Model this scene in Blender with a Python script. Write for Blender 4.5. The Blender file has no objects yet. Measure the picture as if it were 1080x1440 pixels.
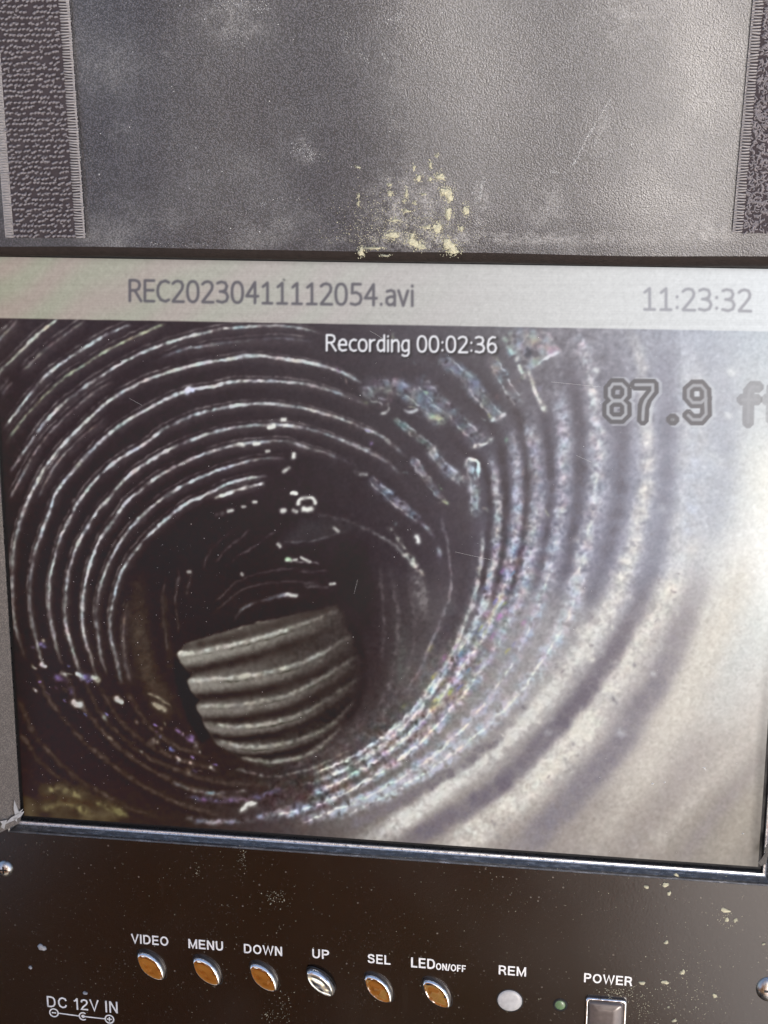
import bpy, bmesh, math, random
import numpy as np
from mathutils import Matrix, Vector

random.seed(7)
rng = np.random.default_rng(11)
D = bpy.data
scene = bpy.context.scene
COL = scene.collection

# ------------------------------------------------------------------ frame of the monitor
SW, SH = 0.163, 0.12583               # visible display, metres
RECLINE = math.radians(60)            # elevation of the display normal
ORG = Vector((0, 0, 0.175))
XP = Vector((1, 0, 0))
ZP = Vector((0, -math.cos(RECLINE), math.sin(RECLINE)))
YP = ZP.cross(XP)
M = Matrix(((XP.x, YP.x, ZP.x, ORG.x), (XP.y, YP.y, ZP.y, ORG.y), (XP.z, YP.z, ZP.z, ORG.z), (0, 0, 0, 1)))

# ------------------------------------------------------------------ camera
F_PX = 2175.0
CAM_R = np.array([[0.9890032959501673, -0.03865796124331976, 0.1427516817141431],
                  [0.0022955002406467423, 0.969129349222638, 0.24654215695079648],
                  [-0.14787566154831303, -0.24350331929527363, 0.9585608599425667]])
CAM_P = np.array([0.04692556, 0.09085896, 0.30813815])
cam = D.cameras.new('camera')
cam.sensor_fit = 'VERTICAL'
cam.sensor_height = 24.0
cam.lens = 24.0 * F_PX / 1440.0
cam.clip_start = 0.01
cam.clip_end = 500
cam_o = D.objects.new('camera', cam)
COL.objects.link(cam_o)
R4 = Matrix([list(r) for r in CAM_R]).to_4x4()
cam_o.matrix_world = M @ (Matrix.Translation(Vector(CAM_P)) @ R4)
scene.camera = cam_o

# ------------------------------------------------------------------ sky, sun, exposure
SUN_EL, SUN_AZ = math.radians(48), math.radians(21)     # azimuth from -Y towards +X
world = D.worlds.new('World')
scene.world = world
world.use_nodes = True
wn = world.node_tree
sky = wn.nodes.new('ShaderNodeTexSky')
sky.sky_type = 'NISHITA'
sky.sun_disc = False
sky.sun_elevation = SUN_EL
sky.sun_rotation = math.pi - SUN_AZ
sky.air_density = 1.0
sky.dust_density = 4.0
bg = wn.nodes['Background']
wn.links.new(sky.outputs[0], bg.inputs[0])
bg.inputs[1].default_value = 0.15
sun = D.lights.new('sun', 'SUN')
sun.energy = 0.8
sun.angle = math.radians(16)
sun.color = (1.0, 0.995, 0.985)
sun_o = D.objects.new('sun', sun)
COL.objects.link(sun_o)
sdir = Vector((math.cos(SUN_EL) * math.sin(SUN_AZ), -math.cos(SUN_EL) * math.cos(SUN_AZ), math.sin(SUN_EL)))
sun_o.rotation_euler = sdir.to_track_quat('Z', 'Y').to_euler()
sun_o.location = sdir * 3
scene.view_settings.view_transform = 'Standard'
scene.view_settings.look = 'None'
scene.view_settings.exposure = 1.0
scene.view_settings.gamma = 1.0
scene.view_settings.use_curve_mapping = False
scene.cycles.max_bounces = 5
scene.cycles.diffuse_bounces = 3
scene.cycles.glossy_bounces = 3

# ------------------------------------------------------------------ helpers
def ray(px, py):
    d = CAM_R @ np.array([(px - 540) / F_PX, -(py - 720) / F_PX, -1.0])
    return d

def P(px, py, z=0.0):
    """where the sight line through a photo pixel meets the monitor plane at height z"""
    d = ray(px, py)
    t = (z - CAM_P[2]) / d[2]
    p = CAM_P + t * d
    return float(p[0]), float(p[1])

def obj(name, me, mat=None, parent=None, smooth=False, loc=None):
    o = D.objects.new(name, me)
    COL.objects.link(o)
    if mat is not None and not me.materials:
        me.materials.append(mat)
    if smooth:
        for p in me.polygons:
            p.use_smooth = True
    if parent is not None:
        o.parent = parent
    if loc is not None:
        o.location = loc
    return o

def from_py(name, V, F):
    me = D.meshes.new(name)
    me.from_pydata([tuple(v) for v in V], [], [tuple(f) for f in F])
    me.update()
    return me

def empty(name, mat=None):
    o = D.objects.new(name, None)
    o.empty_display_size = 0.02
    COL.objects.link(o)
    if mat is not None:
        o.matrix_world = mat
    return o

def tag(o, label=None, cat=None, group=None, kind=None):
    if label: o['label'] = label
    if cat: o['category'] = cat
    if group: o['group'] = group
    if kind: o['kind'] = kind
    return o

class MB:
    def __init__(s): s.v = []; s.f = []
    def add(s, V, F):
        n = len(s.v)
        s.v += [tuple(v) for v in V]
        s.f += [tuple(i + n for i in f) for f in F]
    def build(s, name, mat=None, parent=None, smooth=False):
        return obj(name, from_py(name, s.v, s.f), mat, parent, smooth)

# ---- node helpers
def material(name):
    m = D.materials.new(name)
    m.use_nodes = True
    nt = m.node_tree
    return m, nt, nt.nodes['Principled BSDF']

class N:
    def __init__(s, nt): s.nt = nt
    def n(s, t, **k):
        nd = s.nt.nodes.new(t)
        for a, b in k.items(): setattr(nd, a, b)
        return nd
    def link(s, a, b): s.nt.links.new(a, b)
    def val(s, sock, v):
        if hasattr(v, 'node'): s.link(v, sock)
        else: sock.default_value = v
    def coord(s): return s.n('ShaderNodeTexCoord').outputs['Object']
    def noise(s, vec, scale, detail=3, rough=0.55, dist=0.0):
        nd = s.n('ShaderNodeTexNoise')
        s.link(vec, nd.inputs['Vector'])
        nd.inputs['Scale'].default_value = scale
        nd.inputs['Detail'].default_value = detail
        nd.inputs['Roughness'].default_value = rough
        nd.inputs['Distortion'].default_value = dist
        return nd.outputs[0]
    def voro(s, vec, scale, feature='F1', out='Distance', rnd=1.0):
        nd = s.n('ShaderNodeTexVoronoi', feature=feature)
        s.link(vec, nd.inputs['Vector'])
        nd.inputs['Scale'].default_value = scale
        nd.inputs['Randomness'].default_value = rnd
        return nd.outputs[out]
    def ramp(s, x, a, b, lo=0.0, hi=1.0):
        nd = s.n('ShaderNodeMapRange')
        nd.interpolation_type = 'SMOOTHSTEP'
        s.link(x, nd.inputs[0])
        for i, v in zip((1, 2, 3, 4), (a, b, lo, hi)): nd.inputs[i].default_value = v
        return nd.outputs[0]
    def math(s, op, a, b=0.0):
        nd = s.n('ShaderNodeMath', operation=op)
        s.val(nd.inputs[0], a); s.val(nd.inputs[1], b)
        return nd.outputs[0]
    def mix(s, f, a, b):
        nd = s.n('ShaderNodeMix', data_type='RGBA')
        s.val(nd.inputs[0], f)
        for sock, v in ((nd.inputs[6], a), (nd.inputs[7], b)):
            if hasattr(v, 'node'): s.link(v, sock)
            else: sock.default_value = (*v, 1)
        return nd.outputs[2]
    def bump(s, h, strength, dist, normal=None):
        nd = s.n('ShaderNodeBump')
        s.link(h, nd.inputs['Height'])
        nd.inputs['Strength'].default_value = strength
        nd.inputs['Distance'].default_value = dist
        if normal is not None: s.link(normal, nd.inputs['Normal'])
        return nd.outputs[0]
    def map(s, vec, scale=(1, 1, 1), rot=(0, 0, 0)):
        nd = s.n('ShaderNodeMapping')
        s.link(vec, nd.inputs[0])
        nd.inputs['Scale'].default_value = scale
        nd.inputs['Rotation'].default_value = rot
        return nd.outputs[0]
    def sep(s, vec):
        nd = s.n('ShaderNodeSeparateXYZ'); s.link(vec, nd.inputs[0]); return nd.outputs

def simple(name, col, rough=0.5, metal=0.0, spec=0.5):
    m, nt, b = material(name)
    k = N(nt)
    c = k.coord()
    v = k.noise(c, 900, 4)
    k.link(k.mix(k.ramp(v, 0.3, 0.7), [x * 0.88 for x in col], [min(1, x * 1.1) for x in col]), b.inputs['Base Color'])
    k.link(k.ramp(k.noise(c, 400, 3), 0.3, 0.7, rough * 0.85, rough * 1.15), b.inputs['Roughness'])
    b.inputs['Metallic'].default_value = metal
    b.inputs['Specular IOR Level'].default_value = spec
    return m

# ------------------------------------------------------------------ materials
def leather(name, dust=1.0, base=(0.033, 0.0325, 0.0385), rough=0.36, con=(0.35, 1.5), stains=()):
    m, nt, b = material(name)
    k = N(nt)
    c = k.coord()
    grain = k.voro(c, 3200, 'F1')
    fine = k.noise(c, 3400, 1, 0.5, 0.6)
    height = k.math('SUBTRACT', k.math('MULTIPLY', fine, 1.5), k.math('MULTIPLY', grain, 0.8))
    big = k.noise(c, 45, 3, 0.6)
    blotch = k.ramp(k.noise(c, 170, 4, 0.7), 0.55, 0.85)
    low = k.ramp(k.sep(c)[1], 0.012, 0.0045, 0.0, 1.0)
    patch = k.ramp(big, 0.50, 0.80)
    dustm = k.math('ADD', k.math('MULTIPLY', patch, k.math('ADD', k.math('MULTIPLY', low, 0.22), 0.08)), k.math('MULTIPLY', blotch, 0.16))
    smear = k.ramp(k.noise(k.map(c, (1.0, 0.35, 1), (0, 0, 0.35)), 120, 5, 0.7), 0.50, 0.80)
    dustm = k.math('ADD', dustm, k.math('MULTIPLY', smear, 0.07))
    cloud = k.ramp(k.noise(c, 330, 4, 0.75), 0.38, 0.66)
    for (sx, sy, rx, ry, a) in stains:
        v = k.n('ShaderNodeVectorMath', operation='SUBTRACT'); k.link(c, v.inputs[0]); v.inputs[1].default_value = (sx, sy, 0)
        w_ = k.n('ShaderNodeVectorMath', operation='MULTIPLY'); k.link(v.outputs[0], w_.inputs[0]); w_.inputs[1].default_value = (1 / rx, 1 / ry, 0)
        l_ = k.n('ShaderNodeVectorMath', operation='LENGTH'); k.link(w_.outputs[0], l_.inputs[0])
        dustm = k.math('ADD', dustm, k.math('MULTIPLY', k.ramp(l_.outputs['Value'], 1.25, 0.1, 0.0, a), cloud))
    tot = k.math('MINIMUM', k.math('MULTIPLY', k.math('MULTIPLY', dustm, k.ramp(fine, 0.35, 0.6, 0.2, 1.0)), dust), 0.9)
    basec = k.mix(k.ramp(height, 0.27, 0.56), [x * con[0] for x in base], [x * con[1] for x in base])
    k.link(k.mix(tot, basec, (0.40, 0.39, 0.37)), b.inputs['Base Color'])
    k.link(k.math('ADD', k.ramp(big, 0.3, 0.7, rough - 0.04, rough + 0.05), k.math('MULTIPLY', tot, 0.3)), b.inputs['Roughness'])
    b.inputs['Specular IOR Level'].default_value = 0.74
    k.link(k.bump(height, 0.36, 0.00006), b.inputs['Normal'])
    return m

LEATHER_SIDE = leather('grey_grained_leather', 0.3, (0.235, 0.20, 0.168), 0.5, (0.65, 1.2))

def panel_mat():
    m, nt, b = material('dusty_black_panel')
    k = N(nt)
    c = k.coord()
    big = k.noise(c, 30, 4)
    fine = k.ramp(k.voro(c, 520, 'F1'), 0.13, 0.05)
    fine = k.math('MULTIPLY', fine, k.ramp(k.noise(c, 90, 3), 0.48, 0.66))
    pin = k.ramp(k.voro(c, 1500, 'F1'), 0.16, 0.06)
    pin = k.math('MULTIPLY', pin, k.ramp(k.noise(c, 240, 3), 0.50, 0.70))
    film = k.ramp(k.noise(k.map(c, (1.0, 0.5, 1), (0, 0, 0.5)), 55, 5, 0.7), 0.48, 0.85)
    scr = k.ramp(k.noise(k.map(c, (1.0, 0.09, 1), (0, 0, -0.35)), 260, 2, 0.5), 0.68, 0.80)
    scr = k.math('MULTIPLY', scr, k.ramp(k.noise(c, 42, 2), 0.50, 0.62))
    t = k.math('ADD', k.math('MULTIPLY', fine, 0.42), k.math('MULTIPLY', pin, 0.30))
    t = k.math('ADD', t, k.math('ADD', k.math('MULTIPLY', film, 0.02), k.math('MULTIPLY', scr, 0.10)))
    k.link(k.mix(k.math('MINIMUM', t, 1.0), (0.0105, 0.0062, 0.0044), (0.34, 0.29, 0.23)), b.inputs['Base Color'])
    k.link(k.ramp(big, 0.3, 0.7, 0.19, 0.25), b.inputs['Roughness'])
    b.inputs['Specular IOR Level'].default_value = 0.44
    k.link(k.bump(k.noise(c, 1800, 3), 0.10, 0.0001), b.inputs['Normal'])
    return m
PANEL = panel_mat()
def lip_mat():
    m, nt, b = material('worn_lip_painted_glint')
    k = N(nt); c = k.coord()
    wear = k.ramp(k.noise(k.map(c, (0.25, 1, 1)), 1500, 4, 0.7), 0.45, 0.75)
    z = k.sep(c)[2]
    edge = k.math('MULTIPLY', k.math('MULTIPLY', k.ramp(z, 0.0005, 0.00075), k.ramp(z, 0.00115, 0.00098)), k.ramp(k.noise(c, 1200, 3), 0.3, 0.5, 0.5, 1.0))  # bright band along the inner edge: highlight painted into the metal colour
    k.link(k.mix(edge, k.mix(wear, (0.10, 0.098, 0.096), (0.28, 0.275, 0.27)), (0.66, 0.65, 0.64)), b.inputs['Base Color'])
    k.link(k.ramp(k.noise(c, 900, 3), 0.3, 0.7, 0.22, 0.42), b.inputs['Roughness'])
    b.inputs['Metallic'].default_value = 0.75
    k.link(k.bump(k.noise(k.map(c, (0.4, 1, 1)), 1600, 3), 0.3, 0.0001), b.inputs['Normal'])
    return m
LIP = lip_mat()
GASKET = simple('black_gasket', (0.006, 0.0055, 0.006), 0.6, 0, 0.3)
def chrome_mat():
    m, nt, b = material('scuffed_chrome')
    k = N(nt); c = k.coord()
    g = k.ramp(k.noise(c, 700, 4, 0.65), 0.56, 0.72)
    k.link(k.mix(g, (0.93, 0.92, 0.90), (0.34, 0.30, 0.27)), b.inputs['Base Color'])
    k.link(k.math('ADD', k.math('MULTIPLY', g, 0.25), 0.07), b.inputs['Roughness'])
    b.inputs['Metallic'].default_value = 1.0
    k.link(k.bump(k.noise(c, 190, 2), 0.55, 0.0008), b.inputs['Normal'])
    return m
CHROME = chrome_mat()
INK = simple('white_print', (0.62, 0.61, 0.59), 0.55, 0, 0.3)
LENS = simple('milky_lens', (0.36, 0.355, 0.35), 0.35)
LED = simple('green_led', (0.10, 0.16, 0.08), 0.25)
CAPM = simple('dark_clear_cap', (0.10, 0.085, 0.08), 0.22, 0.25)
MUD = simple('dried_cream_mud', (0.40, 0.38, 0.27), 0.9, 0, 0.1)
CHALK = simple('white_chalk_dust', (0.42, 0.42, 0.41), 0.9, 0, 0.1)
WHITE_TEAR = simple('torn_white_backing', (0.55, 0.53, 0.50), 0.8, 0, 0.2)
VELCRO = simple('velcro_yarn', (0.165, 0.150, 0.155), 0.55, 0, 0.45)
VELCRO_BASE = simple('velcro_backing', (0.035, 0.028, 0.031), 0.8, 0, 0.2)
SELVEDGE = simple('selvedge_yarn', (0.24, 0.225, 0.22), 0.6, 0, 0.35)
BINDING = simple('smooth_dark_binding', (0.020, 0.015, 0.013), 0.8, 0, 0.15)
SHELL = simple('black_plastic', (0.02, 0.02, 0.021), 0.5)
SCREW = simple('screw_steel', (0.50, 0.49, 0.47), 0.28, 1.0)

# ------------------------------------------------------------------ the picture on the display
X0, Y0, WW, HH = -34, 346, 1180, 895       # raster in photo pixels
gy, gx = np.mgrid[0:HH, 0:WW].astype(np.float32)
gx += X0; gy += Y0

def blur(a, s):
    if s <= 0: return a
    pad = int(3 * s) + 2
    b = np.pad(a, pad, mode='reflect')
    fy = np.fft.fftfreq(b.shape[0])[:, None]; fx = np.fft.rfftfreq(b.shape[1])[None, :]
    g = np.exp(-2 * (math.pi * s) ** 2 * (fx * fx + fy * fy))
    out = np.fft.irfft2(np.fft.rfft2(b) * g, s=b.shape)
    return out[pad:-pad, pad:-pad].astype(np.float32)

def noise(s, seed):
    r = np.random.default_rng(seed)
    n = blur(r.standard_normal((HH, WW)).astype(np.float32), s)
    return (n - n.mean()) / n.std()

def spline(pts, step=1.0):
    p = np.array(pts, float)
    if len(p) == 2:
        q = np.linspace(0, 1, 2 + int(np.hypot(*(p[1] - p[0])) / step))[:, None]
        return p[0] + (p[1] - p[0]) * q
    e = np.vstack([2 * p[0] - p[1], p, 2 * p[-1] - p[-2]])
    out = []
    for i in range(len(p) - 1):
        a, b, c, d = e[i:i + 4]
        n = max(2, int(np.hypot(*(c - b)) / step))
        t = np.linspace(0, 1, n, endpoint=False)[:, None]
        out.append(0.5 * (2 * b + (c - a) * t + (2 * a - 5 * b + 4 * c - d) * t ** 2 + (3 * b - a - 3 * c + d) * t ** 3))
    out.append(p[-1:])
    return np.vstack(out)

def smooth1(n, s, r):
    w = int(s * 3) + 1
    kx = np.exp(-0.5 * (np.arange(-w, w + 1) / s) ** 2)
    a = np.convolve(r.standard_normal(n + 2 * w), kx / kx.sum(), 'valid')
    return a / (a.std() + 1e-6)

_sd = [100]
def stroke(pts, w, a=1.0, bead=0.35, fade=0.12, jit=0.4, power=2.0, soft=1.0):
    """mask of a soft brush line along a spline: w = half width in px"""
    _sd[0] += 1
    r = np.random.default_rng(_sd[0])
    q = spline(pts, max(0.8, float(np.mean(w)) * 0.3))
    n = len(q)
    t = np.linspace(0, 1, n)
    ww = np.interp(t, np.linspace(0, 1, len(w)), w) if np.ndim(w) else np.full(n, float(w))
    aa = np.interp(t, np.linspace(0, 1, len(a)), a) if np.ndim(a) else np.full(n, float(a))
    st = max(0.8, np.mean(ww) * 0.3)
    if n > 6:
        b1 = smooth1(n, max(1.0, 2.6 / st), r); b2 = smooth1(n, max(1.0, 11 / st), r)
        aa = aa * np.clip(1 + bead * (0.65 * b1 + 0.6 * b2), 0.05, 1.7)
        q = q + jit * np.stack([smooth1(n, max(1.0, 3 / st), r), smooth1(n, max(1.0, 3 / st), r)], 1)
        ww = ww * np.clip(1 + 0.22 * bead * smooth1(n, max(1.0, 5 / st), r), 0.5, 1.6)
    if fade: aa = aa * np.clip(np.minimum(t, 1 - t) / fade, 0, 1) ** 0.7
    m = np.zeros((HH, WW), np.float32)
    for (x, y), wv, av in zip(q, ww, aa):
        k = int(wv * 2.4) + 2
        cx, cy = int(round(x)) - X0, int(round(y)) - Y0
        x0, x1, y0, y1 = max(0, cx - k), min(WW, cx + k + 1), max(0, cy - k), min(HH, cy + k + 1)
        if x0 >= x1 or y0 >= y1: continue
        d2 = (gx[y0:y1, x0:x1] - x) ** 2 + (gy[y0:y1, x0:x1] - y) ** 2
        v = av * np.exp(-(d2 / (wv * wv)) ** (power / 2))
        np.maximum(m[y0:y1, x0:x1], v, out=m[y0:y1, x0:x1])
    return m

def polymask(pts, s=1.0):
    p = np.array(pts, float)
    ins = np.zeros((HH, WW), bool)
    j = len(p) - 1
    for i in range(len(p)):
        (xi, yi), (xj, yj) = p[i], p[j]
        c = ((yi > gy) != (yj > gy))
        with np.errstate(divide='ignore', invalid='ignore'):
            ins ^= c & (gx < (xj - xi) * (gy - yi) / (yj - yi + 1e-9) + xi)
        j = i
    return blur(ins.astype(np.float32), s)

def ell(cx, cy, rx, ry, n=18): return [(cx + rx * math.copysign(abs(math.cos(t)) ** .85, math.cos(t)), cy + ry * math.copysign(abs(math.sin(t)) ** .85, math.sin(t))) for t in np.linspace(0, 2 * math.pi, n + 1)]
GLYPH = {
 '0': (.53, [ell(.265, .5, .255, .5)]), '1': (.53, [[(.08,.80),(.29,.99),(.29,0)], [(.07,0),(.50,0)]]),
 '2': (.53, [[(.02,.87),(.12,.96),(.26,1),(.42,.95),(.49,.80),(.46,.62),(.30,.38),(.03,.03),(.03,0),(.53,0)]]),
 '3': (.53, [[(.03,.93),(.20,1),(.40,.95),(.47,.78),(.41,.60),(.25,.53),(.15,.53)], [(.25,.53),(.44,.46),(.52,.28),(.45,.08),(.25,0),(.02,.06)]]),
 '4': (.53, [[(.40,0),(.40,1),(.0,.33),(.54,.33)]]),
 '5': (.53, [[(.48,1),(.10,1),(.09,.56),(.28,.60),(.46,.50),(.52,.30),(.44,.08),(.24,0),(.03,.05)]]),
 '6': (.53, [[(.46,.97),(.30,1),(.12,.85),(.04,.55),(.03,.30),(.10,.07),(.27,0),(.44,.07),(.52,.30),(.45,.52),(.28,.60),(.10,.50),(.04,.38)]]),
 ':': (.12, [[(.06,.10),(.06,.13)], [(.06,.60),(.06,.63)]]), '.': (.12, [[(.06,.03),(.06,.06)]]), ' ': (.16, []),
 'R': (.54, [[(.02,0),(.02,1),(.28,1),(.44,.93),(.49,.76),(.43,.58),(.28,.51),(.02,.51)], [(.25,.51),(.55,0)]]),
 'E': (.44, [[(.45,1),(.02,1),(.02,0),(.45,0)], [(.02,.53),(.42,.53)]]),
 'C': (.54, [[(.54,.92),(.38,1),(.16,.92),(.04,.72),(.01,.5),(.04,.28),(.16,.08),(.38,0),(.54,.08)]]),
 'a': (.42, [[(.05,.67),(.22,.73),(.37,.68),(.41,.52),(.41,0)], [(.41,.42),(.20,.42),(.04,.33),(.03,.13),(.14,.02),(.28,.04),(.41,.16)]]),
 'v': (.44, [[(0,.72),(.22,0),(.44,.72)]]), 'i': (.08, [[(.04,0),(.04,.72)], [(.04,.94),(.04,.97)]]),
 'e': (.46, [[(.02,.38),(.46,.38),(.44,.58),(.34,.71),(.22,.73),(.07,.62),(.01,.38),(.06,.12),(.22,0),(.44,.06)]]),
 'c': (.38, [[(.40,.68),(.25,.73),(.08,.62),(.01,.37),(.08,.10),(.25,0),(.40,.05)]]), 'o': (.46, [ell(.23, .365, .23, .365)]),
 'r': (.28, [[(.02,0),(.02,.72)], [(.02,.50),(.14,.68),(.30,.72)]]),
 'd': (.42, [[(.41,0),(.41,1.03)], [(.41,.62),(.28,.73),(.10,.66),(.01,.40),(.06,.10),(.20,0),(.41,.14)]]),
 'n': (.42, [[(.02,0),(.02,.72)], [(.02,.55),(.18,.71),(.32,.72),(.41,.58),(.41,0)]]),
 'g': (.42, [[(.41,.72),(.41,-.12),(.32,-.26),(.15,-.28),(.04,-.22)], [(.41,.62),(.28,.73),(.10,.66),(.01,.38),(.06,.10),(.20,.02),(.41,.14)]])}
def text_mask(s, xl, xr, yb, h, slope=0.0, s_blur=0.6, hw=2.0):
    x = 0; segs = []
    for ch in s:
        w, ps = GLYPH[ch]
        segs += [[(x + px, py) for px, py in p] for p in ps]
        x += w + .17
    k = (xr - xl) / (x - .17)
    d = np.full((HH, WW), 99.0, np.float32)
    for p in segs:
        q = [(xl + a * k, yb - b * h + slope * a * k) for a, b in p]
        for (ax, ay), (bx, by) in zip(q[:-1], q[1:]):
            x0, x1 = int(min(ax, bx)) - 6 - X0, int(max(ax, bx)) + 8 - X0; y0, y1 = int(min(ay, by)) - 6 - Y0, int(max(ay, by)) + 8 - Y0
            gX, gY = gx[y0:y1, x0:x1], gy[y0:y1, x0:x1]
            vx, vy = bx - ax, by - ay
            t = np.clip(((gX - ax) * vx + (gY - ay) * vy) / (vx * vx + vy * vy + 1e-6), 0, 1)
            d[y0:y1, x0:x1] = np.minimum(d[y0:y1, x0:x1], np.hypot(gX - ax - t * vx, gY - ay - t * vy))
    return blur(np.clip(hw + .5 - d, 0, 1), s_blur)

def paint_screen():
    # coarse tones of the video frame with some glare on the glass, rows of (x, rgb)
    rows = {
     440: [(0,50,40,42),(250,46,36,40),(430,52,44,50),(560,72,66,74),(700,96,95,102),(800,120,118,128),(880,142,144,156),(980,164,171,186),(1080,190,200,210)],
     560: [(0,42,32,34),(300,42,33,36),(500,50,43,48),(600,62,56,64),(680,66,60,68),(760,106,103,113),(830,122,121,134),(930,152,155,169),(1060,196,202,208)],
     680: [(0,40,30,30),(300,38,28,31),(450,42,34,38),(560,50,42,48),(640,66,58,66),(700,88,84,96),(760,116,114,130),(840,134,135,151),(920,158,162,180),(1000,184,190,200),(1080,238,238,230)],
     780: [(0,38,28,26),(250,37,27,26),(450,38,29,33),(570,52,44,50),(650,66,58,66),(720,112,110,126),(800,132,131,149),(860,146,146,164),(940,180,183,196),(1000,208,209,210),(1080,250,250,246)],
     880: [(0,38,27,22),(200,40,30,25),(350,40,31,28),(520,46,38,40),(590,66,59,61),(660,112,108,114),(740,152,149,152),(830,164,161,164),(900,168,165,171),(970,204,199,192),(1080,222,225,222)],
     980: [(0,40,28,22),(200,44,32,25),(450,50,40,38),(540,60,52,52),(610,118,115,116),(700,150,146,146),(780,160,155,156),(850,156,151,156),(920,192,185,178),(1000,198,193,186),(1080,204,199,194)],
     1080: [(0,44,31,23),(200,44,32,25),(350,46,36,32),(440,56,48,48),(540,108,103,102),(640,152,147,144),(720,156,149,148),(800,154,148,149),(880,186,178,171),(960,176,168,163),(1080,164,157,149)],
     1150: [(0,52,38,24),(150,50,38,28),(260,48,37,31),(380,68,59,60),(500,112,105,102),(600,148,139,135),(720,160,151,146),(800,158,149,144),(900,154,145,137),(1080,138,130,120)],
     1235: [(0,50,38,28),(400,70,62,60),(600,142,133,129),(800,152,143,138),(1080,132,124,114)]}
    ys = sorted(rows)
    tab = np.zeros((len(ys), WW, 3), np.float32)
    xx = np.arange(WW) + X0
    for i, y in enumerate(ys):
        r = np.array(rows[y], float)
        for c in range(3): tab[i, :, c] = np.interp(xx, r[:, 0], r[:, 1 + c])
    yy = np.arange(HH) + Y0
    idx = np.clip(np.searchsorted(ys, yy) - 1, 0, len(ys) - 2)
    f = np.clip((yy - np.array(ys)[idx]) / (np.array(ys)[idx + 1] - np.array(ys)[idx]), 0, 1)
    f = (f * f * (3 - 2 * f))[:, None, None]
    img = tab[idx] * (1 - f) + tab[idx + 1] * f
    for c in range(3): img[..., c] = blur(img[..., c], 14)
    n1, n2, n3, n6, n20 = noise(1.1, 1), noise(1.8, 2), noise(3.2, 3), noise(7, 4), noise(22, 5)
    ca, cb = noise(3.6, 6), noise(4.5, 7)
    chroma = 0.42 * np.stack([0.55 * ca - 0.35 * cb, -0.30 * ca + 0.05 * cb, -0.10 * ca + 0.70 * cb], 2)

    def lay(m, col, rough=0.0, tint=0.0):
        r_ = np.flatnonzero(m.max(1) > .002); c_ = np.flatnonzero(m.max(0) > .002)
        if not len(r_) or not len(c_): return
        b = (slice(r_[0], r_[-1] + 1), slice(c_[0], c_[-1] + 1))
        m = m[b]
        if rough: m = m * np.clip(1 + rough * (0.7 * n2[b] + 0.6 * n3[b]), 0, 1.6)
        m = np.clip(m, 0, 1)[..., None]
        col = np.array(col, np.float32)
        if tint: col = col + tint * chroma[b]
        img[b] = img[b] * (1 - m) + col * m

    # ---- dark valleys of the right wall
    DV = (58, 50, 57)
    lay(stroke([(650,690),(652,760),(652,820),(640,870),(612,912)], 13, .75, .1), (62,54,60))
    for pts, w, a in [
        ([(633,532),(667,565),(694,601),(706,634),(710,690),(708,740),(704,800),(690,850)], 7.5, .9),
        ([(700,500),(708,537),(722,568),(737,607),(743,662),(741,718),(735,768),(724,812),(706,858)], 8, .85),
        ([(625,595),(650,632),(678,651),(688,690),(688,740),(684,790),(672,845)], 6, .9),
        ([(560,510),(600,530),(640,575),(668,622)], 7, .8),
        ([(540,600),(590,640),(620,690),(640,740)], 6, .7),
        ([(520,640),(570,680),(600,730)], 6, .6),
        ([(590,500),(640,505),(690,548),(712,590)], 7, .55)]:
        lay(stroke(pts, w, a, .15), DV, .15)
    lay(stroke([(760,560),(772,620),(775,700),(763,790),(748,845)], 7.5, [.8,.95,.95,.75,.3], .2), (70,64,75), .3)
    lay(stroke([(795,500),(810,560),(816,640),(813,700),(797,800),(775,855)], 10, [.6,.9,.95,.9,.65,.2], .2), (80,76,88), .3)
    lay(stroke([(858,480),(872,560),(874,640),(868,720),(846,800),(818,868)], 13, [.4,.7,.8,.85,.7,.4], .2), (98,96,110), .3)
    lay(stroke([(935,480),(940,600),(935,700),(918,800),(890,870)], 17, [.45,.65,.75,.75,.7], .15), (120,121,136), .2)

    # ---- thin glints on the ribs at left and top
    W1 = (200, 202, 204)
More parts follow.
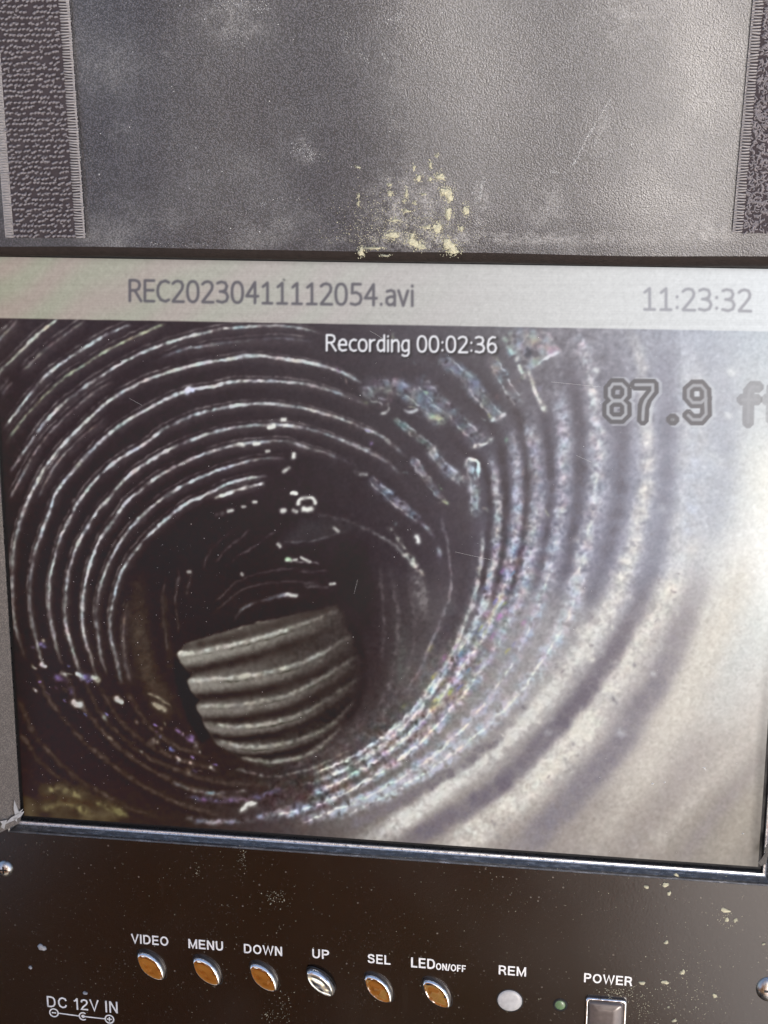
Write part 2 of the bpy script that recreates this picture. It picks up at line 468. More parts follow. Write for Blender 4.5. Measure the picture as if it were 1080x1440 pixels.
    rib = [
     ([(12,667),(36,632),(69,587),(111,550),(178,507),(236,482),(300,465),(325,461),(385,458),(425,462),(452,469)], 1.9, [.8,.85,.9,.95,.9,.9,.6,.35], W1),
     ([(14,701),(47,640),(80,598),(133,551),(158,537)], 1.7, [.6,.6,.5,.3], (170,160,158)),
     ([(224,504),(258,491),(280,488),(318,482),(391,476),(440,480)], 1.9, [.8,.8,.4,.3,.35,.2], (150,150,156)),
     ([(36,928),(21,876),(17,830),(18,781),(28,734),(42,698),(61,662),(83,632),(117,596),(156,562),(200,537),(239,523),(278,512),(316,506),(358,500),(397,505),(430,509),(474,521),(512,540)], 2.0, [.3,.35,.3,.5,.8,.9,.9,.95,.95,.95,.9,.9,.6], W1),
     ([(53,701),(78,654),(111,618),(150,586)], 1.6, [.3,.5,.45,.2], (150,140,140)),
     ([(62,939),(58,928),(47,881),(42,845),(44,803),(51,770),(68,723),(78,695),(94,673),(130,632),(167,600),(211,573),(258,551),(300,543),(336,536),(402,537),(447,544),(491,559),(520,572)], 2.0, [.75,.6,.45,.55,.8,.85,.85,.95,.95,.95,.9,.8,.5,.3], W1),
     ([(86,934),(72,875),(69,831),(74,795),(86,753),(103,720),(108,709),(133,676),(156,654),(180,638),(205,623),(230,604),(272,584),(308,575),(341,569),(385,568),(430,575),(474,587),(516,604),(538,615),(572,643)], 2.0, [.5,.6,.75,.8,.85,.95,.95,.95,.95,.8,.6,.55,.5], W1),
     ([(114,948),(106,926),(93,881),(92,845),(97,803),(111,762),(136,720),(150,704),(180,670),(222,641),(258,623),(308,606),(349,599),(402,598),(447,607),(491,623),(538,646),(565,668)], 2.0, [.6,.55,.7,.85,.9,.9,.95,.95,.9,.75,.5,.45,.4], W1),
     ([(138,959),(131,934),(117,887),(117,839),(124,803),(139,762),(168,720),(180,704),(222,670),(269,646),(300,634),(336,625),(363,622),(402,620),(430,629),(458,637),(500,654)], 2.0, [.5,.5,.7,.85,.9,.9,.9,.9,.6,.5,.35,.35], W1),
     ([(151,950),(142,920),(136,876),(136,848),(147,806),(169,762),(205,720),(250,687),(300,664),(330,654),(369,645),(402,645)], 1.8, [.35,.4,.55,.75,.85,.85,.8,.75,.6,.4], W1),
     ([(172,962),(164,931),(155,887),(158,850),(172,803),(200,762),(230,734),(258,711),(290,695),(322,680),(350,673),(376,669)], 1.9, [.5,.4,.5,.8,.9,.95,.9,.9,.8,.6], W1),
     ([(302,701),(322,693),(341,687),(370,680)], 2.3, [.6,.95,1,1], (228,226,220)),
     ([(183,959),(175,920),(174,876),(180,845)], 1.6, [.3,.3,.35,.25], (150,142,135)),
     ([(5,604),(28,573),(61,532),(92,507),(147,472),(183,456)], 1.9, [.7,.75,.75,.9,.8], W1),
     ([(8,623),(39,582),(83,537),(117,514),(156,490),(206,466),(232,456)], 1.8, [.6,.6,.65,.7,.75], (176,182,160)),
     ([(-20,550),(0,523),(22,501),(56,468),(81,449)], 1.9, [.6,.75,.8,.8], (190,192,180)),
     ([(31,523),(56,498),(89,472),(119,451)], 1.8, [.5,.6,.6,.35], (165,158,155)),
     ([(-12,490),(0,476),(17,459),(24,450)], 2.0, [.4,.6,.6], (165,160,160)),
     ([(3,554),(17,537)], 1.8, [.3,.4], (130,122,122)),
    ]
    for i, (pts, w, a, c) in enumerate(rib):
        # faint body of the rib below the glint
        lay(stroke([(x + 1.5, y + 4) for x, y in pts], 6, .38, .15), (84, 74, 77))
        lay(stroke([(x - 3.5, y - 6) for x, y in pts], 1.6, .26, .6, .1, .2), (150, 142, 142), .3)
        lay(stroke(pts, w * 1.2, a, .36, .06, .12, 2.2), c, .18, 14)
    # clump on one rib
    lay(stroke([(158,655),(176,642),(196,626)], 6.5, .75, .3), (138,146,148), .5, 12)
    lay(stroke([(262,553),(266,547),(272,549)], 3.2, .9), (215,220,235), .2, 18)

    # ---- rings above and behind the loose pipe
    lay(stroke([(440,723),(482,731),(518,745),(551,764),(573,784)], 2.6, [.2,.45,.45,.4], .4), (128,126,128), .3)
    lay(stroke([(398,762),(431,761),(470,752),(498,740)], 2.2, [.5,.6,.35,.15], .4), (140,140,144), .3)
    lay(polymask([(430,730),(500,735),(520,748),(500,742),(470,753),(431,762),(390,764)], 5), (52,47,50))
    for pts, a in [([(314,798),(339,779),(359,768),(372,757),(392,745)], .42), ([(305,790),(323,768),(353,743)], .3),
                   ([(233,810),(228,850),(236,920)], .25), ([(252,800),(247,850),(252,890)], .28), ([(270,800),(262,840)], .2),
                   ([(285,800),(300,770),(340,735)], .18), ([(298,850),(340,815),(400,800),(440,802)], .2), ([(300,862),(345,828),(405,818),(450,822)], .22),
                   ([(420,805),(460,803)], .25), ([(425,825),(462,826)], .25), ([(415,790),(450,792)], .3)]:
        lay(stroke(pts, 2.0, a, .3), (122,116,118), .3)
    lay(stroke([(327,876),(339,858),(358,849),(376,843),(400,837),(417,837)], 2.6, [.3,.45,.5,.6,.9], .35), (140,140,150), .2, 10)
    lay(polymask([(262,890),(330,868),(390,850),(470,838),(476,850),(430,860),(340,880),(275,900)], 5) * .75, (34,24,25))

    # ---- left inner wall sheen
    lay(stroke([(196,800),(194,850),(197,900),(210,950),(232,992),(246,1010)], 13, [.2,.6,.75,.8,.75,.3], .12), (74,62,51), .12)
    lay(stroke([(213,820),(214,880),(228,940)], 3, .3), (40,29,24))
    lay(stroke([(232,830),(232,880),(243,935),(258,975)], 6, .35, .2), (66,55,46), .2)
    lay(stroke([(214,990),(226,994),(234,1000)], 3, .7), (150,142,125), .3, 10)
    lay(stroke([(208,975),(228,985),(240,992)], 2, .4), (140,130,112), .4)
    lay(polymask([(246,926),(262,940),(280,985),(296,1036),(284,1044),(262,1005),(246,955)], 2.5), (22,14,12))

    # ---- the loose corrugated pipe
    outline = [(262,905),(300,893),(331,884),(387,870),(450,857),(474,850),(492,875),(502,907),(506,948),(497,985),(478,1012),(455,1040),(425,1066),(380,1072),(340,1066),(305,1046),(290,1024),(286,1016),(284,1006),(277,1000),(276,992),(284,984),(276,979),(266,968),(264,957),(274,945),(262,940),(254,932),(249,921),(254,915)]
    pm = polymask(outline, 1.3)
    ks = np.clip((gx - 400) / 70, 0, 1) * np.clip((gy - 850) / 40, 0, 1)
    pm = pm * (1 - ks) + polymask(outline, 8) * ks
    fx = np.clip((gx - 255) / 250, 0, 1); fyy = np.clip((gy - 870) / 200, 0, 1)
    body = np.stack([124 - 78 * fx - 26 * fyy, 119 - 80 * fx - 26 * fyy, 111 - 74 * fx - 25 * fyy], 2) + 2.5 * n2[..., None] + 3 * n6[..., None]
    img = img * (1 - pm[..., None]) + body * pm[..., None]
    C = [[(251,921),(280,917),(303,912),(339,904),(376,894),(409,883),(440,872),(476,858)], [(265,958),(303,955),(345,951),(387,943),(423,932),(455,917),(496,893)],
         [(278,993),(331,991),(364,986),(400,979),(431,965),(462,948),(506,920)], [(287,1016),(325,1022),(359,1020),(392,1014),(431,1001),(468,978),(508,950)],
         [(303,1042),(350,1050),(400,1045),(450,1028),(478,1008),(502,984)], [(340,1066),(370,1071),(390,1071),(430,1062),(452,1048),(480,1024)]]
    def off(p, d): return [(x, y + d) for x, y in p]
    lay(pm * stroke(off(C[0], -10), 8, .9, .15, .02), (60,52,47), .15)
    for i, c in enumerate(C):
        sp = (31, 30, 27, 22, 18, 12)[i]
        lay(pm * stroke(off(c, sp * .30), sp * .30, [.8, .75, .6, .35, .12], .08, .02), (148 - 8 * i, 144 - 9 * i, 135 - 8 * i), .1)
        lay(pm * stroke(off(c, sp * .80), sp * .25, [1, 1, .9, .65, .35], .06, .02), (44 - 2 * i, 35 - 2 * i, 31 - 2 * i), .06)
    for i, c in enumerate(C):
        a = ([1, .95, .9, .8, .4, .1], [.6, .7, .85, .8, .5, .1], [.45, .55, .65, .55, .35, .1], [.3, .75, .8, .5, .3, .1], [.3, .8, .75, .35, .1], [.4, .75, .6, .2])[i]
        lay(stroke(c, 3.3, a, .2, .03, .2), (194 - 6 * i, 192 - 6 * i, 182 - 6 * i), .2, 6)
        lay(stroke(off(c, 5), 1.2, [0, .4, .5, .3, 0], .9, .05, .4), (66,64,54), .6)
    lay(stroke([(331,884),(345,880),(360,876),(378,872)], 1.8, .5, .7), (146,140,130), .4)
    lay(stroke([(484,862),(506,905),(512,950),(502,990),(480,1022)], 6, .8, .1), (34,26,26))
    lay(stroke([(252,920),(256,919)], 2.6, 1, 0, 0), (226,222,210))

    # ---- right inner wall
    lay(stroke([(520,800),(530,860),(528,930),(512,985)], 16, .4, .1), (46,36,38))
    lay(stroke([(535,800),(540,870),(536,930)], 3, .35, .3), (98,90,92), .3)
    lay(stroke([(583,806),(592,830),(596,866)], 8, [.3,.7,.4], .25), (112,106,108), .35)
    lay(stroke([(560,870),(563,910),(564,965)], 10, [.2,.55,.6], .2), (84,84,82), .3)
    lay(polymask([(478,760),(515,770),(528,830),(524,900),(508,880),(492,850),(474,846),(470,800)], 9) * .8, (34,25,28))
    for p_, a_ in [([(548,800),(560,870),(552,950),(530,1000)], .35), ([(575,820),(584,880),(574,940),(552,985)], .3), ([(515,1010),(470,1050),(400,1085)], .3), ([(556,980),(520,1025),(460,1068)], .3)]:
        lay(stroke(p_, 3.4, a_, .4), (108,100,102), .4)
    lay(stroke([(549,968),(556,972)], 3, .7), (170,168,160), .3)
    lay(stroke([(620,725),(629,762),(633,798),(632,837),(618,875),(604,909),(590,942),(570,975)], 2.3, [.6,.65,.55,.4,.5,.45,.2], .35), (160,152,158), .2, 10)
    lay(stroke([(590,734),(609,753),(618,781),(619,806)], 3.2, [.8,.7,.5,.3], .4), (160,160,170), .3, 22)
    lay(stroke([(566,776),(577,786),(591,804),(598,809)], 3.6, [.4,.9,1,.4], .5), (205,203,196), .4, 18)
    lay(stroke([(585,753),(588,761)], 3.6, 1, 0, 0), (238,240,238))
    lay(stroke([(547,742),(566,765),(572,775)], 3, .5, .5), (140,138,136), .4)

    # ---- debris stuck along the ribs, upper right
    def debris(pts, w, a, col, t=13):
        a = np.array(a, float)
        lay(stroke(pts, w * 1.2, a * .85, .25, .08, .6, 3), col, .34, t)
        lay(stroke([(x + w * .5, y - w * .55) for x, y in pts], 1.7, a * .38, .8, .05, .8), (200,204,212), .6, t)
        lay(stroke([(x - w * .5, y + w * .5) for x, y in pts], 1.6, a * .32, .8, .05, .8), (190,192,194), .6, t)
    debris([(517,540),(550,543),(583,557),(621,592)], 10, [.6,.75,.85,.9], (116,116,126))
    lay(stroke([(600,585),(610,588),(622,592)], 5, .9, .4), (212,214,176), .4, 26)
    debris([(513,548),(528,560),(540,566)], 7, .6, (120,124,128))
    lay(stroke([(535,583),(545,578),(547,566)], 2, .8), (190,190,190))
    lay(stroke([(568,575),(580,580),(588,574)], 2, .7), (180,182,188))
    debris([(622,504),(656,532),(681,565),(703,588)], 9, .8, (110,116,128))
    debris([(592,537),(625,571),(656,601),(680,622)], 10, .8, (108,112,124))
    lay(stroke([(664,628),(680,624),(692,617)], 2.6, .9, .4), (206,206,204), .3, 14)
    lay(stroke([(690,592),(700,588),(712,582)], 2.6, .85, .4), (196,194,204), .3, 14)
    debris([(694,508),(711,540),(729,566)], 9, .75, (128,128,134))
    bm = polymask([(708,470),(716,500),(744,520),(789,494),(770,466),(730,462)], 2.5)
    lay(bm * np.clip(.72 + .25 * n3 + .2 * n2, 0, 1), (146,149,160), 0, 22)
    lay(stroke([(744,520),(765,506),(790,493)], 2.2, .8, .5), (205,208,216), .4, 14)
    lay(stroke([(700,462),(718,490),(730,515),(741,530)], 3, .7, .6), (200,202,200), .5, 26)
    lay(stroke([(744,520),(753,551),(767,579)], 3, [.7,.8,.95], .4), (206,208,204), .3, 12)
    lay(stroke([(741,490),(746,496),(740,500)], 3.5, .7), (70,72,84))
    debris([(606,632),(628,660),(652,677)], 7, .85, (138,142,148))
    debris([(658,648),(665,679),(667,722)], 6, .95, (160,164,172), 16)
    lay(stroke([(655,652),(660,645),(672,650),(672,672)], 2.4, .9, .5), (222,226,226), .3, 22)
    debris([(522,676),(556,704),(589,732)], 6, .8, (136,140,158), 16)
    lay(stroke([(540,695),(556,702),(566,716)], 2.6, .9, .4), (220,222,220), .3, 14)
    debris([(580,645),(592,662),(624,706)], 4.5, .65, (124,122,134))
    debris([(556,590),(592,618),(610,636)], 4.5, .6, (104,116,114))
    lay(stroke([(500,663),(508,668),(518,668)], 3, .7, .5), (156,156,156), .4)
    for k in range(46):
        x = rng.uniform(470, 800); y = rng.uniform(462, 740)
        if x - 500 < (y - 480) * .45 - 60: continue
        L = rng.uniform(3, 14); an = math.atan2(1, .9) + rng.normal(0, .35) + (0.6 if x > 700 else 0)
        lay(stroke([(x, y), (x + L * math.cos(an), y + L * math.sin(an))], rng.uniform(1.2, 2.8), rng.uniform(.2, .6), 0, .3), rng.uniform(150, 215, 3) * .9, .6, 20)

    # ---- broad ribs of the right wall, sweeping under
    rag = 0.33
    Q = [
     ([(679,745),(678,765),(675,792),(669,831),(659,864),(648,892),(629,931),(604,967),(580,1000),(545,1032),(500,1062),(440,1090)], [3,3,3,3,3,3,3.4], [.7,.75,.8,.8,.9,.9,.8,.4], (178,178,180)),
     ([(690,640),(697,680),(702,720),(698,762),(691,803),(681,845),(664,885),(640,925),(612,965),(585,1003),(550,1036),(500,1074),(430,1104)], [5,5,4.5,4.5,4,4,4], [.6,.75,.8,.8,.85,.95,.9,.7,.4], (180,182,190)),
     ([(716,600),(724,640),(728,700),(726,740),(716,800),(707,831),(690,870),(676,898),(654,931),(632,964),(606,1000),(562,1045),(505,1084),(430,1122)], [6,6,6,6,5,4.5,4,4], [.55,.7,.8,.8,.85,.95,.95,.8,.5], (176,177,190)),
     ([(738,580),(750,630),(755,700),(752,740),(741,800),(726,850),(709,887),(690,920),(668,956),(634,998),(590,1045),(530,1090),(450,1130),(370,1150)], [8,8,8,7,6,5,5], [.5,.65,.75,.75,.8,.95,.95,.85,.5], (172,173,186)),
     ([(784,540),(791,600),(793,680),(786,740),(773,800),(758,850),(740,895),(716,940),(685,985),(640,1036),(580,1084),(510,1124),(420,1158)], [8,8,8,8,7,6,6], [.45,.65,.75,.75,.8,.9,.95,.9,.6], (176,177,190)),
     ([(808,462),(828,520),(840,620),(835,700),(818,790),(800,865),(775,910),(748,952),(705,1002),(640,1058),(570,1104),(480,1150)], [6,8,9,10,10,9,8,7], [.6,.6,.7,.75,.85,.9,.95,.95,.7], (186,187,196)),
     ([(887,460),(903,530),(909,640),(902,720),(880,800),(850,865),(810,925),(740,1010),(665,1080),(565,1156),(500,1190)], [8,10,12,14,14,14,14,13], [.3,.4,.5,.6,.85,.95,.95,.9,.8], (216,213,208)),
     ([(966,480),(976,580),(973,680),(962,760),(950,815),(905,885),(845,985),(765,1090),(655,1180),(620,1210)], [14,17,19,20,22,24,25,24], [.3,.4,.6,.8,.9,.9,.85,.75], (222,217,208)),
    ]
    for i, (pts, w, a, c) in enumerate(Q):
        mean = float(np.mean(w))
        m = stroke(pts, np.array(w) * (1.15 if i < 6 else 1), a, .22, .05, min(1.4, .5 + mean * .09), 2.6)
        lay(m, c, rag if i < 6 else .14, 11 if i < 6 else 3)
        if i < 6:   # sharp noisy glint inside the rib
            lay(stroke(pts, 1.9, [0, .12, .2, .3, .7, .85, .85, .5], .6, .05, .8), (222,222,218), .5, 16)
    lay(stroke([(960,462),(974,560),(974,660),(964,750),(952,800)], 17, [.4,.6,.7,.7,.2], .15, .05, 1.0), (184,190,204), .15)
    lay(stroke([(1012,480),(1020,580),(1016,680),(1000,770)], 22, [.3,.5,.6,.3], .1), (166,171,184), .1)
    # shadowed flanks of the widest ribs
    lay(stroke([(748,980),(702,1032),(640,1082),(560,1128),(480,1166)], 8, [.3,.75,.8,.7,.4], .2, .08, 1.3, 3.6), (118,111,117), .25)
    lay(stroke([(918,800),(888,872),(842,950),(768,1040),(692,1113),(592,1172),(560,1195)], 14, [.2,.75,.9,.9,.8,.75,.5], .12, .08, 1.3, 3.6), (108,101,112), .12)
    lay(stroke([(985,800),(955,900),(910,985),(858,1062),(790,1140),(725,1200)], 20, [.3,.7,.85,.85,.8,.7], .1, .08, 1.3, 3.6), (126,120,129), .1)
    lay(stroke([(1052,770),(1015,880),(935,1035),(872,1138),(815,1210)], 24, [.6,.7,.7,.5,.3], .05), (214,207,196), .06)
    lay(stroke([(1064,860),(1040,935),(1000,1010)], 26, [.1,.5,.2], 0), (196,200,200))
    lay(stroke([(1000,1030),(955,1100),(880,1200)], 19, [.2,.6,.6], .08), (158,149,146), .1)
    lay(stroke([(1082,975),(1045,1040),(990,1105),(900,1212)], 13, [.6,.7,.7,.5], .06), (188,180,172), .08)
    lay(stroke([(1085,1050),(1022,1125),(955,1212)], 12, [.3,.75,.7], .08), (138,129,128), .1)
    lay(stroke([(1075,1100),(1045,1150),(1010,1212)], 16, [.3,.6,.5], .05), (164,155,142), .05)
    # crumbs along the flanks
    for k in range(90):
        t = rng.random(); q = spline([(900,760),(860,860),(810,930),(740,1015),(665,1085)] if k % 2 else [(960,800),(905,900),(850,1000),(770,1095),(690,1170)], 4)
        x, y = q[int(t * (len(q) - 1))] + rng.normal(0, 14, 2)
        dk = rng.random() < .5
        lay(stroke([(x, y), (x + rng.normal(0, 5), y + rng.normal(0, 5))], rng.uniform(1.5, 4), rng.uniform(.15, .5), .3, .2), (124,118,124) if dk else (214,210,204), .5)
    # coloured speckle of the noisy analogue signal
    zone = stroke([(735,740),(715,830),(680,900),(630,965),(560,1040),(470,1100),(380,1130)], 36, [.35,.6,.9,1,.9,.7,.35], 0, .05, 0)
    zone = np.clip(zone * (1 + .35 * n20), 0, 1.2)
    diag = noise(1.2, 20)
    img = img + zone[..., None] * (16 * chroma + (7 * diag + 9 * n2)[..., None])
    for k in range(70):
        t = rng.random(); q = spline([(720,800),(690,880),(630,960),(580,1010)], 4)
        x, y = q[int(t * (len(q) - 1))] + rng.normal(0, 20, 2)
        c = [(90,96,190),(168,176,60),(150,90,170),(70,130,170),(200,190,90),(190,120,190)][k % 6]
        lay(stroke([(x + 4, y - 5), (x - 4, y + 5)], rng.uniform(2, 4), rng.uniform(.06, .28), .2, .3), c, .4)
    # speckle on the upper right wall
    zr = np.clip((gx - 700) / 90, 0, 1) * np.clip((1020 - gx) / 120, 0, 1) * np.clip((960 - gy) / 150, 0, 1)
    img = img + (zr * (4.0 * n2 + 5 * n3 + 3.5 * n6))[..., None]
    for x, y, r_, a in [(1028,523,6,.8),(1023,584,5,.6),(838,520,4,.8),(830,553,4,.8),(838,668,4,.8),(831,610,3.5,.6),(948,590,6,.35),(1010,650,8,.3),(1000,640,5,.3),(930,715,7,.3),(918,947,4,.5),(872,1030,6,.4),(770,1030,5,.3)]:
        lay(stroke([(x, y), (x + 2, y + 1)], r_, a, 0, 0, 0), (222,225,228))

    # ---- lower left: dim ribs, mud
    for pts, a in [([(47,940),(70,985),(110,1035),(170,1085),(240,1125),(320,1150)], .5), ([(90,940),(110,985),(150,1035),(200,1075),(270,1110),(350,1128)], .5),
                   ([(115,950),(140,1000),(180,1045),(230,1075),(300,1098),(380,1104)], .45), ([(140,965),(165,1010),(205,1045),(250,1068),(300,1080)], .45),
                   ([(24,980),(50,1035),(100,1088),(170,1130),(220,1150)], .4), ([(175,965),(200,1010),(240,1045),(290,1065)], .35),
                   ([(28,1030),(60,1075),(100,1105)], .25)]:
        lay(stroke(pts, 3.6, a, .3), (96,82,74), .3)
        lay(stroke(off(pts, 7), 4, a * .7, .1), (30,20,16))
    for k in range(60):
        x = rng.uniform(40, 320); y = 930 + (x - 40) * .62 + rng.normal(0, 22)
        lay(stroke([(x, y), (x + rng.uniform(2, 9), y + rng.uniform(1, 7))], rng.uniform(1.2, 2.6), rng.uniform(.2, .75), .3, .3), [(190,180,172),(128,108,160),(150,140,132),(110,104,150)][k % 4], .4, 16)
    for x, y in [(60,937),(90,948),(113,950),(135,956),(170,960),(168,985),(277,1038),(196,1015),(108,990)]:
        lay(stroke([(x - 4, y - 2), (x + 4, y + 2)], 3.2, .8, .4, 0), (196,190,184), .4, 18)
    lay(stroke([(78,950),(95,962),(100,975)], 5, .5), (112,92,140), .4, 12)
    lay(stroke([(118,952),(126,958)], 5, .5), (110,98,150), .4)
    lay(stroke([(248,1026),(262,1036),(272,1042)], 3.4, .8), (150,120,170), .4, 10)
    lay(polymask([(36,1098),(60,1106),(90,1100),(125,1112),(160,1132),(185,1150),(120,1160),(36,1152)], 5) * np.clip(.5 + .3 * n6, 0, 1), (92,80,58))
    for p, c in [([(66,1112),(90,1110),(112,1120)], (140,130,92)), ([(60,1138),(95,1130),(130,1146)], (128,118,80)), ([(50,1120),(90,1124),(140,1132)], (62,44,26)), ([(130,1128),(160,1138),(180,1148)], (112,104,70))]:
        lay(stroke(p, 4.5, .7, .4), c, .4)
    # floor of the pipe
    lay(stroke([(262,1120),(300,1126),(345,1124),(400,1108)], 4, .4, .4), (116,106,140), .5, 26)
    lay(stroke([(260,1150),(310,1156),(360,1150),(430,1128)], 3.6, .5, .4), (150,148,160), .5, 22)
    lay(stroke([(340,1140),(352,1131),(358,1130)], 3.8, .95, .2), (214,212,206), .3)
    lay(stroke([(240,1100),(290,1115),(350,1112)], 2.5, .5, .5), (140,134,136), .4, 22)
    lay(stroke([(330,1080),(380,1092),(440,1080),(500,1050)], 2.2, .4, .5), (136,128,124), .4, 10)

    # ---- wet glints
    for pts, w, a in [([(420,708),(422,702),(431,700),(440,701),(443,707)], 3.2, 1), ([(397,718),(400,718)], 3.6, .95), ([(413,718),(416,719)], 3.2, .7), ([(428,716),(434,717),(439,716)], 4, .6),
                      ([(413,639),(412,643)], 3.4, 1), ([(397,590),(401,590)], 3, .95), ([(379,601),(385,599)], 3.4, .95), ([(400,599),(403,598)], 2.8, .8), ([(410,694),(416,694)], 2.6, .9),
                      ([(399,663),(407,658)], 2.6, .7), ([(336,625),(342,626)], 3, .95), ([(358,624),(364,623)], 2.8, .8), ([(375,635),(378,634)], 2.4, .8), ([(357,706),(360,706)], 2.6, .9),
                      ([(340,712),(344,712)], 2.3, .8), ([(322,719),(326,718)], 3, .9), ([(305,724),(313,721)], 3.4, .5), ([(265,804),(267,804)], 2.6, .7), ([(340,807),(341,808)], 2.4, .8),
                      ([(465,821),(470,820)], 2.5, .8), ([(404,787),(410,788)], 3, .8), ([(414,787),(417,787)], 2.4, .9), ([(424,784),(436,790)], 2.4, .6), ([(392,766),(394,768)], 3, .8),
                      ([(515,631),(519,632)], 2.6, .9), ([(470,743),(476,747)], 2.8, .6), ([(404,836),(416,838)], 2.8, .8)]:
        lay(stroke(pts, w * .95, a, .08, 0, .1, 2.2), (232,232,226), .1)
    lay(stroke([(403,786),(407,787)], 3, .5, 0, 0, 0), (150,210,150))

    # ---- sensor noise
    L = img.mean(2)
    amp = 1.6 + 0.020 * np.clip(L, 0, 200)
    img = img + (amp * (0.7 * n1 + 0.6 * n2))[..., None] + 0.9 * chroma
    # analogue wobble
    sx = np.clip(gx - X0 + 0.35 * noise(2.2, 31) + 0.2 * noise(6, 32), 0, WW - 1.01); sy = np.clip(gy - Y0 + 0.3 * noise(2.2, 33), 0, HH - 1.01)
    img = sample(img, sx, sy)

    # ---- on-screen writing
    sh = text_mask('Recording 00:02:36', 459.5, 700.5, 494.5, 22, .0125, 1.6)
    img = img * (1 - .55 * np.clip(sh * 1.5, 0, 1))[..., None]
    tm = np.clip(text_mask('Recording 00:02:36', 459, 698, 493, 22, .0125, .6, 1.45) * 1.12, 0, 1)[..., None]
    img = img * (1 - tm) + np.array([232, 232, 238], np.float32) * tm
    # 87.9 ft, outlined octagonal counter
    def glyph(segs):
        d = np.full((HH, WW), 99.0, np.float32)
        for s in segs:
            for (ax, ay), (bx, by) in zip(s[:-1], s[1:]):
                vx, vy = bx - ax, by - ay
                t = np.clip(((gx - ax) * vx + (gy - ay) * vy) / (vx * vx + vy * vy + 1e-6), 0, 1)
                ex, ey = np.abs(gx - ax - t * vx), np.abs(gy - ay - t * vy)
                d = np.minimum(d, np.maximum(np.maximum(ex, ey), (ex + ey) * .76))
        return d
    g8 = [[(859,545),(862,540),(874,540),(880,546),(880,556),(874,563),(862,563),(857,557),(857,546)], [(862,564),(874,564),(880,570),(880,582),(874,588),(861,588),(855,582),(855,570),(862,564)]]
    g7 = [[(894,541),(918,541),(918,550),(908,563),(905,572),(904,590)]]
    gp = [[(945,590),(947,590)]]
    g9 = [[(993,560),(986,566),(974,566),(968,559),(968,548),(975,542),(986,542),(992,549),(993,582),(986,590),(974,590),(968,584)]]
    gf = [[(1066,544),(1058,544),(1053,550),(1052,594)], [(1044,562),(1064,562)]]
    gt = [[(1086,546),(1085,590),(1092,594)], [(1078,562),(1096,562)]]
    for segs, fadev in ((g8, 1), (g7, 1), (gp, .9), (g9, .9), (gf, .42), (gt, .3)):
        d = glyph(segs)
        lay(np.clip((11.0 - glyph([[(x + 3.0, y + .5) for x, y in q] for q in segs])) / 1.5, 0, 1) * .45 * fadev, (206,210,216))
        lay(np.clip((9.0 - d) / 1.4, 0, 1) * .95 * fadev, (74,74,81))
        lay(np.clip((2.9 - d) / 1.4, 0, 1) * .95 * fadev, (168,170,177) if segs is not gp else (130,132,138))

    # ---- title bar
    edge_y = 447.5 + (gx - 0) * (466 - 447.5) / 1080
    bar = np.clip((edge_y - gy) / 1.6 + .5, 0, 1)
    tx = np.clip(gx / 1080, 0, 1)[..., None]
    cl, cm, cr_ = np.array([163, 156, 142.]), np.array([186, 183, 180.]), np.array([218, 223, 228.])  # tones brighten rightwards: glare on the glass painted into the bar
    barc = np.where(tx < .5, cl + (cm - cl) * tx * 2, cm + (cr_ - cm) * (tx * 2 - 1))
    moire = np.sin((gx * .9 + gy * 1.5) / 17 + .8 * noise(30, 41)) * np.clip(1 - gx / 700, 0, 1)
    barc = barc + np.stack([3.2 * moire, -3.0 * moire, 1.0 * moire], 2)
    streak = blur(np.random.default_rng(5).standard_normal((HH, WW)).astype(np.float32), .8)
    streak = streak / streak.std()
    line = np.random.default_rng(6).standard_normal((HH, 1)) * 2.2
    barc = barc + (2.6 * streak + 1.5 * n2 + line)[..., None]
    tb = np.clip(text_mask('REC20230411112054.avi', 182, 581, 423, 29, .0175, .8, 1.9) * 1.1, 0, 1)
    tb2 = np.clip(text_mask('11:23:32', 904, 1056, 435, 30, .0175, .8, 2.0) * 1.1, 0, 1)
    barc = barc * (1 - .84 * tb[..., None]) + np.array([84, 82, 90.]) * .84 * tb[..., None]
    barc = barc * (1 - .80 * tb2[..., None]) + np.array([138, 140, 150.]) * .80 * tb2[..., None]  # clock digits paled by the same painted glare
    dots = np.clip(stroke([(399,393),(400,394)], 1.6, .7, 0, 0, 0), 0, 1)[..., None]
    barc = barc * (1 - dots) + 90 * dots
    shade = 1 - .16 * np.exp(-np.clip(gy - (361 + gx * 18 / 1080), 0, 99) / 3.0)
    barc = barc * shade[..., None]
    img = img * (1 - bar[..., None]) + barc * bar[..., None]
    # picture darkens in a band along the lower right edge
    rx = 1078 - (gy - 1040) * .068
    img = img * (1 - .22 * np.clip((gx - (rx - 16)) / 10, 0, 1) * np.clip((gy - 850) / 200, 0, 1))[..., None]
    return np.clip(img, 0, 255)

def sample(img, sx, sy):
    x0 = np.floor(sx).astype(int); y0 = np.floor(sy).astype(int)
    fx = (sx - x0)[..., None]; fy = (sy - y0)[..., None]
    return ((img[y0, x0] * (1 - fx) + img[y0, x0 + 1] * fx) * (1 - fy) + (img[y0 + 1, x0] * (1 - fx) + img[y0 + 1, x0 + 1] * fx) * fy).astype(np.float32)

def to_lin(s):
    s = s / 255.0
    return np.where(s <= 0.04045, s / 12.92, ((s + 0.055) / 1.055) ** 2.4)

# ================================================================== MONITOR
monitor = empty('monitor', M)
tag(monitor, 'black video monitor showing the inside of a corrugated pipe, silver buttons below', 'monitor')

